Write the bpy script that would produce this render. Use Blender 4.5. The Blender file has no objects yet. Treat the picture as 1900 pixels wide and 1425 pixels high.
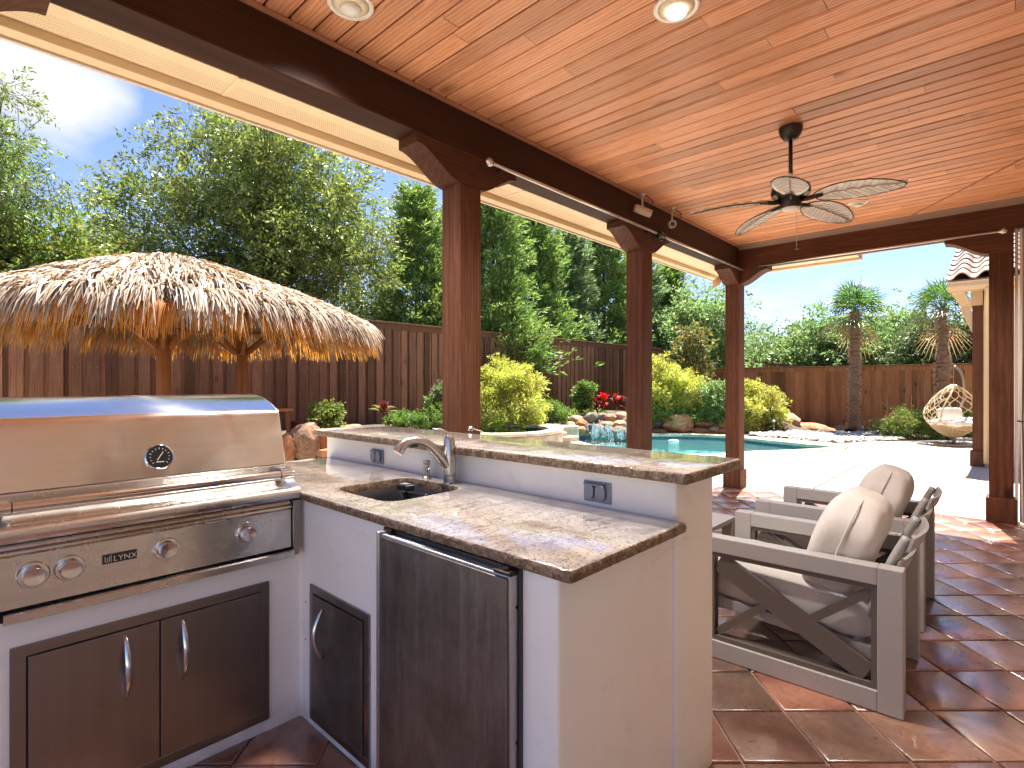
import bpy, bmesh, math, random
import numpy as np
from mathutils import Vector, Matrix, noise as mnoise
from mathutils.geometry import tessellate_polygon
LAMP = 50
random.seed(7); RNG = np.random.default_rng(7)
C = bpy.context.scene.collection
SC = bpy.context.scene
R = math.radians
# ------------------------------------------------------------------ camera
EYE = 1.34
AX = math.atan(.93)
cd = bpy.data.cameras.new('camera'); cam = bpy.data.objects.new('camera', cd); C.objects.link(cam)
cam.location = (0, 0, EYE); cam.rotation_euler = (R(90), 0, -(math.pi/2 - AX))
cd.sensor_width = 36; cd.lens = 36*1000/1900; cd.clip_start = .05; cd.clip_end = 2000
SC.camera = cam
# ------------------------------------------------------------------ light
SUN_AZ = math.atan2(.235, .972); SUN_EL = R(68)       # azimuth measured from +X
w = bpy.data.worlds.new('World'); SC.world = w; w.use_nodes = True
nt = w.node_tree; nt.nodes.clear(); L = nt.links
out = nt.nodes.new('ShaderNodeOutputWorld')
sky = nt.nodes.new('ShaderNodeTexSky'); sky.sky_type = 'NISHITA'; sky.sun_disc = False
sky.sun_elevation = SUN_EL; sky.sun_rotation = math.pi/2 - SUN_AZ
sky.air_density = .75; sky.dust_density = .2; sky.ozone_density = 3.2; sky.altitude = 150
bg1 = nt.nodes.new('ShaderNodeBackground'); bg1.inputs[1].default_value = .05
tint = nt.nodes.new('ShaderNodeMix'); tint.data_type = 'RGBA'; tint.blend_type = 'MULTIPLY'; tint.inputs['Factor'].default_value = 1
L.new(sky.outputs[0], tint.inputs['A']); tint.inputs['B'].default_value = (.96, .86, .93, 1); L.new(tint.outputs['Result'], bg1.inputs[0])
bg2 = nt.nodes.new('ShaderNodeBackground'); bg2.inputs[0].default_value = (1, .98, .96, 1); bg2.inputs[1].default_value = .2
tc = nt.nodes.new('ShaderNodeTexCoord')
sp = nt.nodes.new('ShaderNodeSeparateXYZ'); L.new(tc.outputs['Generated'], sp.inputs[0])
def wmath(op, a, b=None, clamp=False):
    n = nt.nodes.new('ShaderNodeMath'); n.operation = op; n.use_clamp = clamp
    for i, v in enumerate((a, b)):
        if v is None: continue
        if isinstance(v, (int, float)): n.inputs[i].default_value = v
        else: L.new(v, n.inputs[i])
    return n.outputs[0]
den = wmath('ADD', wmath('MAXIMUM', sp.outputs[2], 0.0), .16)
cb = nt.nodes.new('ShaderNodeCombineXYZ')
L.new(wmath('DIVIDE', sp.outputs[0], den), cb.inputs[0]); L.new(wmath('DIVIDE', sp.outputs[1], den), cb.inputs[1])
nz = nt.nodes.new('ShaderNodeTexNoise'); nz.inputs['Scale'].default_value = 1.1; nz.inputs['Detail'].default_value = 9
nz.inputs['Roughness'].default_value = .56; nz.inputs['Distortion'].default_value = .35; L.new(cb.outputs[0], nz.inputs['Vector'])
# the big cumulus at the left and the veil over the trees at the right
def blob(dx, dy, dz, rad, amp):
    d = Vector((dx, dy, dz)).normalized()
    n = nt.nodes.new('ShaderNodeVectorMath'); n.operation = 'DISTANCE'
    L.new(tc.outputs['Generated'], n.inputs[0]); n.inputs[1].default_value = d
    return wmath('MULTIPLY', wmath('SUBTRACT', 1.0, wmath('DIVIDE', n.outputs['Value'], rad), True), amp)
def pdir(px, py):
    t = (px-950)/1000; u = -(py-712.5)/1000
    return (math.cos(AX)+t*math.sin(AX), math.sin(AX)-t*math.cos(AX), u)
dens = nz.outputs['Fac']
for px, py, rad, amp in ((105, 195, .13, .34), (30, 110, .13, .12), (240, 190, .07, .14), (1450, 600, .22, .12), (740, 420, .10, .13), (640, 300, .2, .06), (1250, 560, .16, .05)):
    dens = wmath('ADD', dens, blob(*pdir(px, py), rad, amp))
cr = nt.nodes.new('ShaderNodeValToRGB'); cr.color_ramp.elements[0].position = .62; cr.color_ramp.elements[1].position = .84
L.new(dens, cr.inputs[0])
mx = nt.nodes.new('ShaderNodeMixShader'); L.new(wmath('MULTIPLY', cr.outputs[0], .92), mx.inputs[0]); L.new(bg1.outputs[0], mx.inputs[1]); L.new(bg2.outputs[0], mx.inputs[2])
L.new(mx.outputs[0], out.inputs[0])
sd = bpy.data.lights.new('sun', 'SUN'); sd.energy = 3.6; sd.angle = R(.5); sd.color = (1, .95, .86)
sun = bpy.data.objects.new('sun', sd); C.objects.link(sun)
sun.rotation_euler = Vector((math.cos(SUN_AZ)*math.cos(SUN_EL), math.sin(SUN_AZ)*math.cos(SUN_EL), math.sin(SUN_EL))).to_track_quat('Z', 'Y').to_euler()
SC.view_settings.view_transform = 'Standard'; SC.view_settings.look = 'None'
SC.view_settings.exposure = 2.62; SC.view_settings.gamma = 1; SC.view_settings.use_curve_mapping = False
cy = SC.cycles; SC.render.engine = 'CYCLES'
cy.max_bounces = 10; cy.diffuse_bounces = 6; cy.glossy_bounces = 4; cy.transmission_bounces = 4; cy.transparent_max_bounces = 12
cy.sample_clamp_indirect = 8; cy.caustics_reflective = False; cy.caustics_refractive = False
cy.use_denoising = True
# ------------------------------------------------------------------ where things stand
ca, sa = math.cos(AX), math.sin(AX)
def W(d, l): return (d*ca+l*sa, d*sa-l*ca)                 # metres ahead, metres right -> x, y
def G(px, py, z=0.0):
    d = (EYE-z)*1000/(py-712.5); return W(d, (px-950)/1000*d)
def PD(px, d): return W(d, (px-950)/1000*d)
def ZD(py, d): return EYE-(py-712.5)/1000*d
def proj(x, y, z):
    d = x*ca+y*sa; l = x*sa-y*ca
    if d < .05: return (-9e3, -9e3, d)
    return (950+1000*l/d, 712.5-1000*(z-EYE)/d, d)
# ------------------------------------------------------------------ materials
def srgb(r, g, b):
    f = lambda c: (c/255/12.92) if c/255 <= .04045 else ((c/255+.055)/1.055)**2.4
    return (f(r), f(g), f(b))
class NM:
    def __init__(s, name):
        s.m = bpy.data.materials.new(name); s.m.use_nodes = True; s.nt = s.m.node_tree; s.nt.nodes.clear()
        s.out = s.n('ShaderNodeOutputMaterial'); s.b = s.n('ShaderNodeBsdfPrincipled'); s.l(s.b.outputs[0], s.out.inputs[0])
        s.tc = s.n('ShaderNodeTexCoord'); s.oi = s.n('ShaderNodeObjectInfo')
    def n(s, t): return s.nt.nodes.new(t)
    def l(s, a, b): s.nt.links.new(a, b)
    def put(s, sock, v):
        if v is None: return
        if hasattr(v, 'is_linked') or hasattr(v, 'node'): s.l(v, sock)
        elif isinstance(v, (tuple, list)) and len(v) == 3 and sock.type == 'RGBA': sock.default_value = (*v, 1)
        else: sock.default_value = v
    def coords(s, scale=(1, 1, 1), rand=True, rot=(0, 0, 0)):
        mp = s.n('ShaderNodeMapping'); mp.inputs['Scale'].default_value = scale; mp.inputs['Rotation'].default_value = rot
        s.l(s.tc.outputs['Object'], mp.inputs[0])
        if rand:
            a = s.n('ShaderNodeVectorMath'); a.operation = 'SCALE'; a.inputs[0].default_value = (31, 17, 23); s.l(s.oi.outputs['Random'], a.inputs['Scale'])
            s.l(a.outputs[0], mp.inputs['Location'])
        return mp.outputs[0]
    def noise(s, vec, scale, detail=4, rough=.55, dist=0):
        n = s.n('ShaderNodeTexNoise'); n.inputs['Scale'].default_value = scale; n.inputs['Detail'].default_value = detail
        n.inputs['Roughness'].default_value = rough; n.inputs['Distortion'].default_value = dist
        if vec is not None: s.l(vec, n.inputs['Vector'])
        return n.outputs['Fac']
    def vor(s, vec, scale, feat='F1'):
        n = s.n('ShaderNodeTexVoronoi'); n.feature = feat; n.inputs['Scale'].default_value = scale; s.l(vec, n.inputs['Vector'])
        return n.outputs['Distance']
    def ramp(s, f, stops):
        n = s.n('ShaderNodeValToRGB'); e = n.color_ramp.elements
        while len(e) < len(stops): e.new(.5)
        for i, (p, c) in enumerate(stops):
            e[i].position = p; e[i].color = (*c, 1) if isinstance(c, (tuple, list)) else (c, c, c, 1)
        s.l(f, n.inputs[0]); return n.outputs[0]
    def mix(s, f, a, b, mode='MIX'):
        n = s.n('ShaderNodeMix'); n.data_type = 'RGBA'; n.blend_type = mode
        s.put(n.inputs['Factor'], f); s.put(n.inputs['A'], a); s.put(n.inputs['B'], b)
        for i in n.inputs:
            pass
        return n.outputs['Result']
    def hsv(s, col, h=.5, sat=1, v=1, fac=1):
        n = s.n('ShaderNodeHueSaturation'); s.put(n.inputs['Hue'], h); s.put(n.inputs['Saturation'], sat); s.put(n.inputs['Value'], v); s.put(n.inputs['Color'], col)
        return n.outputs[0]
    def mr(s, f, a, b, f0=0, f1=1):
        n = s.n('ShaderNodeMapRange'); s.put(n.inputs[0], f); n.inputs[1].default_value = f0; n.inputs[2].default_value = f1
        n.inputs[3].default_value = a; n.inputs[4].default_value = b; return n.outputs[0]
    def math(s, op, a, b=0):
        n = s.n('ShaderNodeMath'); n.operation = op; s.put(n.inputs[0], a); s.put(n.inputs[1], b); return n.outputs[0]
    def bump(s, h, strength=.3, dist=.01, normal=None):
        n = s.n('ShaderNodeBump'); n.inputs['Strength'].default_value = strength; n.inputs['Distance'].default_value = dist
        s.l(h, n.inputs['Height'])
        if normal is not None: s.l(normal, n.inputs['Normal'])
        return n.outputs[0]
    def fin(s, col=None, rough=None, metal=None, normal=None, **kw):
        s.put(s.b.inputs['Base Color'], col); s.put(s.b.inputs['Roughness'], rough); s.put(s.b.inputs['Metallic'], metal)
        if normal is not None: s.l(normal, s.b.inputs['Normal'])
        for k, v in kw.items(): s.put(s.b.inputs[k.replace('_', ' ')], v)
        return s.m
def wood(name, dark, mid, light, axis=2, rough=.6, grain=1.0, var=.25, knots=.0, coat=0.0, spec=.2, ring=.2):
    s = NM(name); sc = [9, 9, 9]; sc[axis] = .9
    v = s.coords(tuple(sc))
    n1 = s.noise(v, 2.2*grain, 6, .62, .6)
    sc2 = [55, 55, 55]; sc2[axis] = 1.6
    n2 = s.noise(s.coords(tuple(sc2)), 2.0, 3, .6)
    sc3 = [2.2, 2.2, 2.2]; sc3[axis] = .5
    wv = s.n('ShaderNodeTexWave'); wv.wave_type = 'RINGS'; wv.rings_direction = 'XYZ'[axis]; s.l(s.coords(tuple(sc3)), wv.inputs[0])
    wv.inputs['Scale'].default_value = 7*grain; wv.inputs['Distortion'].default_value = 5; wv.inputs['Detail'].default_value = 3; wv.inputs['Detail Scale'].default_value = 1.2
    f = s.mix(ring, n1, wv.outputs['Fac']); f2 = s.mix(.35, f, n2)
    col = s.ramp(f2, [(.18, dark), (.5, mid), (.85, light)])
    col = s.hsv(col, .5, 1, s.mr(s.oi.outputs['Random'], 1-var, 1+var))
    if knots:
        kv = s.coords((3, 3, 3) if False else tuple(2.2 if i != axis else 1.1 for i in range(3)))
        kd = s.vor(kv, 1.6); k = s.ramp(kd, [(.05, 1.0), (.16, 0.0)])
        col = s.mix(s.math('MULTIPLY', k, knots), col, tuple(c*.35 for c in dark))
    nrm = s.bump(f2, .35, .004)
    return s.fin(col, rough, 0, nrm, Specular_IOR_Level=spec, Coat_Weight=coat, Coat_Roughness=.25)
def metal(name, col, rough=.28, brush=None, var=0.04, smudge=.5):
    s = NM(name)
    sc = (60, 60, 60) if brush is None else tuple(42 if i != brush else 1.2 for i in range(3))
    n = s.noise(s.coords(sc, False), 1.0, 3, .6)
    n2 = s.noise(s.coords((1, 1, 1), True), 6, 5, .6, .8)
    r = s.math('ADD', s.mr(n2, -.04*smudge, .14*smudge, .35, .75), rough)
    c = s.mix(s.mr(n2, 0, .2*smudge, .4, .7), col, tuple(x*.75 for x in col))
    if brush is not None: c = s.mix(s.mr(n, 0, .5, .35, .7), c, tuple(x*.84 for x in col))
    return s.fin(c, r, 1, s.bump(n, .02, .0005) if brush is None else None, Anisotropic=.75 if brush is not None else 0, Anisotropic_Rotation=.25 if brush == 0 else 0)
def plain(name, col, rough=.5, metalness=0, bumps=0, bscale=60, var=0, spec=.5):
    s = NM(name); v = s.coords((1, 1, 1))
    n = s.noise(v, bscale, 4); n2 = s.noise(v, bscale*.08, 4)
    c = s.mix(s.mr(n2, 0, .3, .35, .7), col, tuple(x*.78 for x in col))
    if var: c = s.hsv(c, .5, 1, s.mr(s.oi.outputs['Random'], 1-var, 1+var))
    return s.fin(c, rough, metalness, s.bump(n, bumps, .003) if bumps else None, Specular_IOR_Level=spec)
def leafmat(name, c0, c1, c2=None, trans=.35, rough=.42, hue=.02, spec=.5):
    s = NM(name); g = s.n('ShaderNodeNewGeometry'); r = g.outputs['Random Per Island']
    stops = [(0, c0), (.75, c1)] + ([(1, c2)] if c2 else [])
    col = s.ramp(r, stops)
    n = s.noise(s.tc.outputs['Object'], 1.3, 3)
    col = s.hsv(col, s.mr(n, .5-hue, .5+hue, .3, .7), 1, s.mr(n, .75, 1.25, .3, .7))
    s.fin(col, rough, 0, None, Specular_IOR_Level=spec)
    t = s.n('ShaderNodeBsdfTranslucent'); s.l(s.hsv(col, .49, 1.1, 1.3), t.inputs[0])
    m = s.n('ShaderNodeMixShader'); m.inputs[0].default_value = trans; s.l(s.b.outputs[0], m.inputs[1]); s.l(t.outputs[0], m.inputs[2]); s.l(m.outputs[0], s.out.inputs[0])
    return s.m
M = {}
M['beam'] = wood('dark_cedar_beam', (.026, .009, .004), (.072, .026, .013), (.13, .052, .027), 0, .62, .8, .1, .5)
M['beamY'] = wood('dark_cedar_cross_beam', (.038, .014, .007), (.095, .035, .018), (.155, .062, .033), 1, .62, .8, .1, .5)
M['post'] = wood('dark_cedar_post', (.036, .013, .006), (.10, .038, .018), (.17, .070, .036), 2, .66, .9, .12, .8, ring=.22)
M['plank'] = wood('stained_ceiling_plank', (.31, .13, .058), (.64, .295, .150), (.80, .43, .25), 1, .5, 1.1, .22, .5, .2, ring=.32)
M['trimwood'] = wood('ceiling_trim', (.24, .11, .065), (.38, .18, .11), (.48, .25, .16), 0, .5, 1, .1)
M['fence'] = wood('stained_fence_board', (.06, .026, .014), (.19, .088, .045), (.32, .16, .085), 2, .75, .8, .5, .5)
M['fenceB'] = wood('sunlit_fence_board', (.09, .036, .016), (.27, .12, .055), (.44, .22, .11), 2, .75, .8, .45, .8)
M['soffit'] = plain('cream_soffit', (.80, .64, .42), .6, 0, .05, 80)
M['fascia'] = plain('cream_fascia', (.74, .56, .35), .5)
def stucco(name, col, b=.6):
    s = NM(name); v = s.coords((1, 1, 1), False)
    n = s.noise(v, 45, 6, .65); n2 = s.noise(v, 2.2, 5, .6, .5); n3 = s.noise(v, 9, 5, .6)
    c = s.mix(s.mr(n2, 0, .35, .4, .75), col, tuple(x*y for x, y in zip(col, (.86, .82, .76))))
    c = s.mix(s.mr(n3, 0, .22, .62, .8), c, (.36, .30, .24))
    wv = s.n('ShaderNodeVectorMath'); wv.operation = 'ADD'; s.l(v, wv.inputs[0]); cbn = s.n('ShaderNodeCombineXYZ'); wn_ = s.math('MULTIPLY', s.noise(v, 3, 5), .5)
    for i_ in range(3): s.l(wn_, cbn.inputs[i_])
    s.l(cbn.outputs[0], wv.inputs[1]); ck = s.math('MULTIPLY', s.mr(s.vor(wv.outputs[0], 1.7, 'DISTANCE_TO_EDGE'), .5, 0, 0, .006), s.mr(n2, 0, .5, .52, .62)); c = s.mix(ck, c, (.36, .31, .26))
    # splash dirt close to the floor
    sp_ = s.n('ShaderNodeSeparateXYZ'); s.l(s.tc.outputs['Object'], sp_.inputs[0])
    c = s.mix(s.math('MULTIPLY', s.mr(sp_.outputs[2], .5, 0, 0, .12), s.mr(n3, .3, 1, .35, .6)), c, (.33, .25, .18))
    return s.fin(c, .75, 0, s.bump(s.mix(.5, n, n3), b, .004), Specular_IOR_Level=.3)
M['stucco'] = stucco('painted_stucco', (.88, .86, .81))
M['housewall'] = stucco('house_stucco', (.76, .66, .53))
def granite(name='polished_granite', edge=False):
    s = NM(name); v = s.coords((1, 1, 1), False)
    fine = s.noise(v, 105, 3, .75); med = s.noise(v, 34, 5, .7, .6)
    big = s.noise(s.coords((1.0, .45, 1), False, (0, 0, .5)), 5.5, 7, .68, 1.4)
    vein = s.noise(s.coords((.7, 2.4, 1), False, (0, 0, .35)), 9, 8, .72, 1.2)
    if edge:
        col = s.ramp(med, [(.30, (.045, .026, .014)), (.47, (.20, .12, .065)), (.60, (.36, .26, .16)), (.72, (.10, .055, .03))])
        col = s.mix(s.mr(fine, 0, .8, .45, .62), col, (.05, .028, .016))
        return s.fin(col, s.mr(med, .3, .55, .3, .7), 0, s.bump(med, .9, .006), Specular_IOR_Level=.5)
    col = s.ramp(big, [(.25, (.25, .205, .18)), (.44, (.42, .375, .335)), (.58, (.58, .54, .485)), (.72, (.64, .61, .55))])
    col = s.mix(s.mr(vein, 0, .75, .50, .66), col, (.20, .125, .095))
    col = s.mix(s.mr(fine, 0, .8, .55, .64), col, (.06, .04, .03))
    col = s.mix(s.mr(med, .5, 0, .32, .43), col, (.52, .46, .38))
    return s.fin(col, s.mr(med, .10, .17, .3, .7), 0, s.bump(big, .01, .001), Specular_IOR_Level=.65, Coat_Weight=.7, Coat_Roughness=.04)
M['granite'] = granite(); M['granite_edge'] = granite('chiselled_granite_edge', True)
M['steelX'] = metal('brushed_steel_lengthwise', (.66, .64, .61), .26, 0)
M['steelZ'] = metal('brushed_steel_upright', (.31, .29, .27), .28, 2, smudge=.15)
M['hood'] = metal('polished_grill_hood', (.80, .78, .76), .20, 0, smudge=.5)
M['chrome'] = metal('polished_handle_steel', (.70, .68, .66), .14, None, smudge=.3)
M['nickel'] = metal('brushed_nickel', (.55, .52, .48), .27, None, smudge=.3)
M['knob'] = metal('satin_knob_metal', (.68, .64, .60), .22, None, smudge=.2)
M['darkgap'] = plain('shadow_black', (.012, .011, .010), .8)
M['black'] = plain('black_plastic', (.018, .018, .02), .3)
M['white'] = plain('white_print', (.75, .75, .72), .5)
def fridge():
    s = NM('weathered_fridge_steel'); v = s.coords((60, 60, 1.5), False); n = s.noise(v, 1.2, 5, .7); n2 = s.noise(s.coords((1, 1, 1), False), 5, 6, .65, .5)
    n3 = s.noise(s.coords((200, 200, 14), False), 1, 4, .7)
    c = s.mix(s.mr(n2, 0, 1, .35, .7), (.21, .195, .18), (.12, .10, .085)); c = s.mix(s.mr(n, 0, .3, .5, .7), c, (.26, .24, .22))
    c = s.mix(s.mr(n3, 0, .35, .52, .66), c, (.07, .05, .04))
    return s.fin(c, s.mr(n, .28, .5, .3, .7), .85, s.bump(n, .15, .002))
M['fridge'] = fridge()
M['zinc'] = metal('dull_aluminium', (.50, .50, .51), .4, 1, smudge=1)
M['outlet'] = plain('grey_outlet_plate', (.22, .24, .28), .4, .3)
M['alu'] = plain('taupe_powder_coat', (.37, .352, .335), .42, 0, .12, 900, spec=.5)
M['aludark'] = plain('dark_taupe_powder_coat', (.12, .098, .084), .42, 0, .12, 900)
def fabric(name, col, sc=500):
    s = NM(name); v = s.coords((1, 1, 1), False); n = s.noise(v, sc, 2, .5); n2 = s.noise(v, 9, 4, .6, .4); n3 = s.noise(v, 24, 4, .6, 1.5)
    c = s.mix(s.mr(n2, 0, .5, .4, .75), col, tuple(x*y for x, y in zip(col, (.82, .76, .70)))); c = s.mix(s.mr(n, 0, .35, .4, .65), c, tuple(x*.6 for x in col))
    return s.fin(c, .92, 0, s.bump(s.mix(.75, n, n3), .5, .003), Specular_IOR_Level=.15, Sheen_Weight=.15)
M['fabric'] = fabric('oatmeal_cushion_fabric', (.62, .58, .54)); M['fabricW'] = fabric('white_cushion_fabric', (.72, .70, .67)); M['curtain'] = fabric('cream_curtain', (.60, .55, .49), 700)
def tilemat():
    s = NM('sealed_terracotta_tile'); v = s.coords((1, 1, 1))
    big = s.noise(v, 3.2, 6, .65, .7); fine = s.noise(v, 62, 5, .7); med = s.noise(v, 15, 5, .62, .8)
    col = s.ramp(big, [(.28, (.11, .040, .020)), (.48, (.21, .078, .040)), (.62, (.31, .135, .074)), (.78, (.15, .055, .029))])
    col = s.hsv(col, s.mr(s.oi.outputs['Random'], .49, .512), s.mr(s.oi.outputs['Random'], 1.05, .8), s.mr(s.math('FRACT', s.math('MULTIPLY', s.oi.outputs['Random'], 7.3)), .6, 1.4))
    col = s.mix(s.mr(fine, 0, .45, .5, .72), col, (.045, .018, .012))
    col = s.mix(s.mr(med, 0, .35, .6, .78), col, (.36, .20, .12))
    h = s.mix(.30, fine, med)
    return s.fin(col, s.mr(med, .24, .40, .3, .7), 0, s.bump(h, .75, .005), Specular_IOR_Level=.9, Coat_Weight=1.0, Coat_Roughness=.24, Coat_IOR=1.7)
M['tile'] = tilemat()
def grout():
    s = NM('sandy_grout'); v = s.coords((1, 1, 1), False); n = s.noise(v, 30, 5); n2 = s.noise(v, 2, 4)
    return s.fin(s.mix(n2, (.24, .15, .10), (.40, .27, .20)), .85, 0, s.bump(n, .3, .003))
M['grout'] = grout()
def deck():
    s = NM('cream_stained_concrete'); v = s.coords((1, 1, 1), False)
    n = s.noise(v, 1.1, 7, .62, .8); n2 = s.noise(v, 24, 6, .65); n3 = s.noise(v, 5, 5, .6, 1)
    c = s.ramp(n, [(.3, (.36, .30, .235)), (.5, (.44, .38, .31)), (.7, (.50, .44, .375))])
    c = s.mix(s.mr(n3, 0, .35, .55, .75), c, (.46, .34, .25)); c = s.mix(s.mr(n2, 0, .2, .5, .7), c, (.36, .30, .25))
    return s.fin(c, .8, 0, s.bump(n2, .35, .004), Specular_IOR_Level=.3)
M['deck'] = deck()
def soil():
    s = NM('bark_mulch_soil'); v = s.coords((1, 1, 1), False); n = s.noise(v, 22, 6, .7); n2 = s.noise(v, 1.5, 4)
    return s.fin(s.mix(s.mr(n, 0, 1, .35, .65), (.035, .022, .014), (.13, .085, .055)), .95, 0, s.bump(n, .8, .03))
M['soil'] = soil()
def rock(name, a, b, c_, lichen=.3):
    s = NM(name); v = s.coords((1, 1, 1)); n = s.noise(v, 2.6, 7, .68, .8); n2 = s.noise(v, 12, 8, .7, .4); st = s.noise(s.coords((1, 1, 5)), 2.2, 5, .6, 1)
    col = s.ramp(n, [(.3, a), (.5, b), (.7, c_)]); col = s.hsv(col, .5, 1, s.mr(s.oi.outputs['Random'], .7, 1.25))
    col = s.mix(s.mr(st, 0, .5, .5, .65), col, tuple(x*.5 for x in a)); col = s.mix(s.mr(n2, 0, lichen, .56, .68), col, (.62, .56, .47))
    return s.fin(col, .85, 0, s.bump(s.mix(.5, n2, st), .9, .03), Specular_IOR_Level=.3)
M['rock'] = rock('tan_field_stone', (.20, .10, .06), (.40, .24, .15), (.52, .39, .28))
M['rockR'] = rock('rust_sandstone', (.26, .09, .04), (.46, .19, .09), (.58, .33, .19), .15)
M['rockW'] = rock('wet_grey_stone', (.07, .055, .045), (.19, .15, .12), (.36, .30, .24), .4)
M['pebble'] = rock('river_pebble', (.25, .22, .20), (.48, .44, .40), (.68, .64, .60), .1)
M['coping'] = rock('cream_flagstone_coping', (.46, .36, .24), (.58, .49, .36), (.66, .58, .46), .3)
def pooltile():
    s = NM('blue_waterline_tile'); v = s.coords((1, 1, 1), False); n = s.vor(v, 6.6); n2 = s.noise(v, 14, 3)
    return s.fin(s.mix(s.mr(n2, 0, 1, .35, .65), (.018, .05, .105), (.035, .10, .17)), .2, 0, None, Specular_IOR_Level=.6)
M['pooltile'] = pooltile()
M['plaster'] = plain('aqua_pool_plaster', (.52, .74, .70), .7, 0, .1, 20)
def water():
    s = NM('pool_water'); s.nt.nodes.remove(s.b)
    v = s.coords((1, 1, 1), False); n = s.noise(v, 5, 4, .6, .8); n2 = s.noise(v, 22, 3, .6, .5)
    nb = s.bump(s.mix(.4, n, n2), .5, .03)
    t = s.n('ShaderNodeBsdfTransparent'); t.inputs[0].default_value = (.50, .84, .86, 1)
    g = s.n('ShaderNodeBsdfGlossy'); g.inputs['Roughness'].default_value = .04; s.l(nb, g.inputs['Normal'])
    d = s.n('ShaderNodeBsdfDiffuse'); d.inputs[0].default_value = (.16, .42, .42, 1)
    m0 = s.n('ShaderNodeMixShader'); m0.inputs[0].default_value = .18; s.l(t.outputs[0], m0.inputs[1]); s.l(d.outputs[0], m0.inputs[2])
    f = s.n('ShaderNodeFresnel'); f.inputs[0].default_value = 1.33; s.l(nb, f.inputs['Normal'])
    m = s.n('ShaderNodeMixShader'); s.l(f.outputs[0], m.inputs[0]); s.l(m0.outputs[0], m.inputs[1]); s.l(g.outputs[0], m.inputs[2])
    s.l(m.outputs[0], s.out.inputs[0]); return s.m
M['water'] = water()
def foam():
    s = NM('falling_water'); v = s.coords((9, 9, 1.2), False); n = s.noise(v, 3, 5, .7)
    s.fin((.62, .68, .72), .15, 0, s.bump(n, .6, .02), Specular_IOR_Level=.8)
    t = s.n('ShaderNodeBsdfTransparent'); t.inputs[0].default_value = (.95, .98, 1, 1); m = s.n('ShaderNodeMixShader')
    s.l(s.mr(n, .15, .9, .42, .6), m.inputs[0]); s.l(t.outputs[0], m.inputs[1]); s.l(s.b.outputs[0], m.inputs[2]); s.l(m.outputs[0], s.out.inputs[0]); return s.m
M['foam'] = foam()
def thatchmat(name, stops, tcol, tf):
    s = NM(name); g = s.n('ShaderNodeNewGeometry'); r = g.outputs['Random Per Island']
    col = s.ramp(r, stops); n = s.noise(s.tc.outputs['Object'], 1.6, 4); col = s.hsv(col, .5, 1, s.mr(n, .7, 1.25, .35, .65))
    s.fin(col, .7, 0, None, Specular_IOR_Level=.3)
    t = s.n('ShaderNodeBsdfTranslucent'); t.inputs[0].default_value = (*tcol, 1); m = s.n('ShaderNodeMixShader'); m.inputs[0].default_value = tf
    s.l(s.b.outputs[0], m.inputs[1]); s.l(t.outputs[0], m.inputs[2]); s.l(m.outputs[0], s.out.inputs[0]); return s.m
M['thatch'] = thatchmat('dried_palm_thatch', [(0, (.16, .085, .04)), (.16, (.26, .18, .11)), (.5, (.38, .31, .24)), (1, (.50, .44, .37))], (.50, .30, .12), .16)
M['fringe'] = thatchmat('backlit_eave_fringe', [(0, (.30, .14, .035)), (1, (.50, .28, .09))], (.85, .40, .06), .55)  # thatch against the sun: the orange glow is put into the colour
M['pole'] = wood('orange_peeled_pole', (.10, .036, .012), (.20, .075, .025), (.28, .115, .045), 2, .6, .8, .1)
M['oak'] = leafmat('oak_leaves', (0.098, 0.146, 0.036), (0.244, 0.309, 0.073), (0.406, 0.455, 0.163), .33, .30, spec=.35)
M['oak2'] = leafmat('willow_oak_leaves', (0.081, 0.130, 0.036), (0.211, 0.293, 0.073), (0.374, 0.439, 0.163), .36, .33, spec=.35)
M['lime'] = leafmat('yellow_green_leaves', (.10, .17, .03), (.20, .29, .055), (.28, .18, .07), .45, .5)
M['conifer'] = leafmat('cedar_foliage', (0.075, 0.144, 0.037), (0.213, 0.325, 0.075), (0.325, 0.425, 0.138), .35, .55)
M['conifer2'] = leafmat('blue_cedar_foliage', (0.088, 0.144, 0.062), (0.200, 0.288, 0.119), (0.312, 0.400, 0.188), .35, .55)
M['bright'] = leafmat('bright_garden_tree_leaves', (0.112, 0.194, 0.068), (0.231, 0.345, 0.120), (0.359, 0.448, 0.194), .42, .5)
M['bluegreen'] = leafmat('far_tree_leaves', (.12, .20, .07), (.24, .34, .12), (.34, .42, .19), .42, .5)
M['darkleaf'] = leafmat('glossy_hedge_leaves', (.05, .085, .035), (.11, .17, .06), (.26, .26, .11), .3, .4, spec=.5)
M['magnolia'] = leafmat('yellowing_leaves', (0.062, 0.100, 0.044), (0.225, 0.250, 0.075), (0.562, 0.350, 0.075), .3, .35)
M['gold'] = leafmat('golden_false_cypress', (.26, .32, .045), (.54, .54, .11), (.74, .70, .28), .42, .55)
M['shrub'] = leafmat('fresh_green_shrub', (0.072, 0.156, 0.029), (0.169, 0.286, 0.058), (0.273, 0.390, 0.104), .38, .45)
M['herb'] = leafmat('feathery_green_plant', (.09, .16, .03), (.20, .29, .06), (.32, .38, .12), .42, .5)
M['palm'] = leafmat('palm_fan_leaf', (0.036, 0.090, 0.026), (0.102, 0.192, 0.042), (0.192, 0.288, 0.060), .35, .4)
M['palmdead'] = leafmat('dry_palm_fan', (.26, .16, .07), (.38, .27, .14), (.42, .34, .22), .3, .7)
M['redleaf'] = leafmat('red_canna_leaf', (.16, .018, .014), (.50, .07, .03), (.62, .20, .06), .5, .35)
M['burgundy'] = leafmat('burgundy_leaf', (.035, .012, .014), (.09, .025, .028), (.20, .05, .035), .3, .3)
M['bark'] = plain('grey_brown_bark', (.085, .062, .046), .9, 0, .8, 14)
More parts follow.
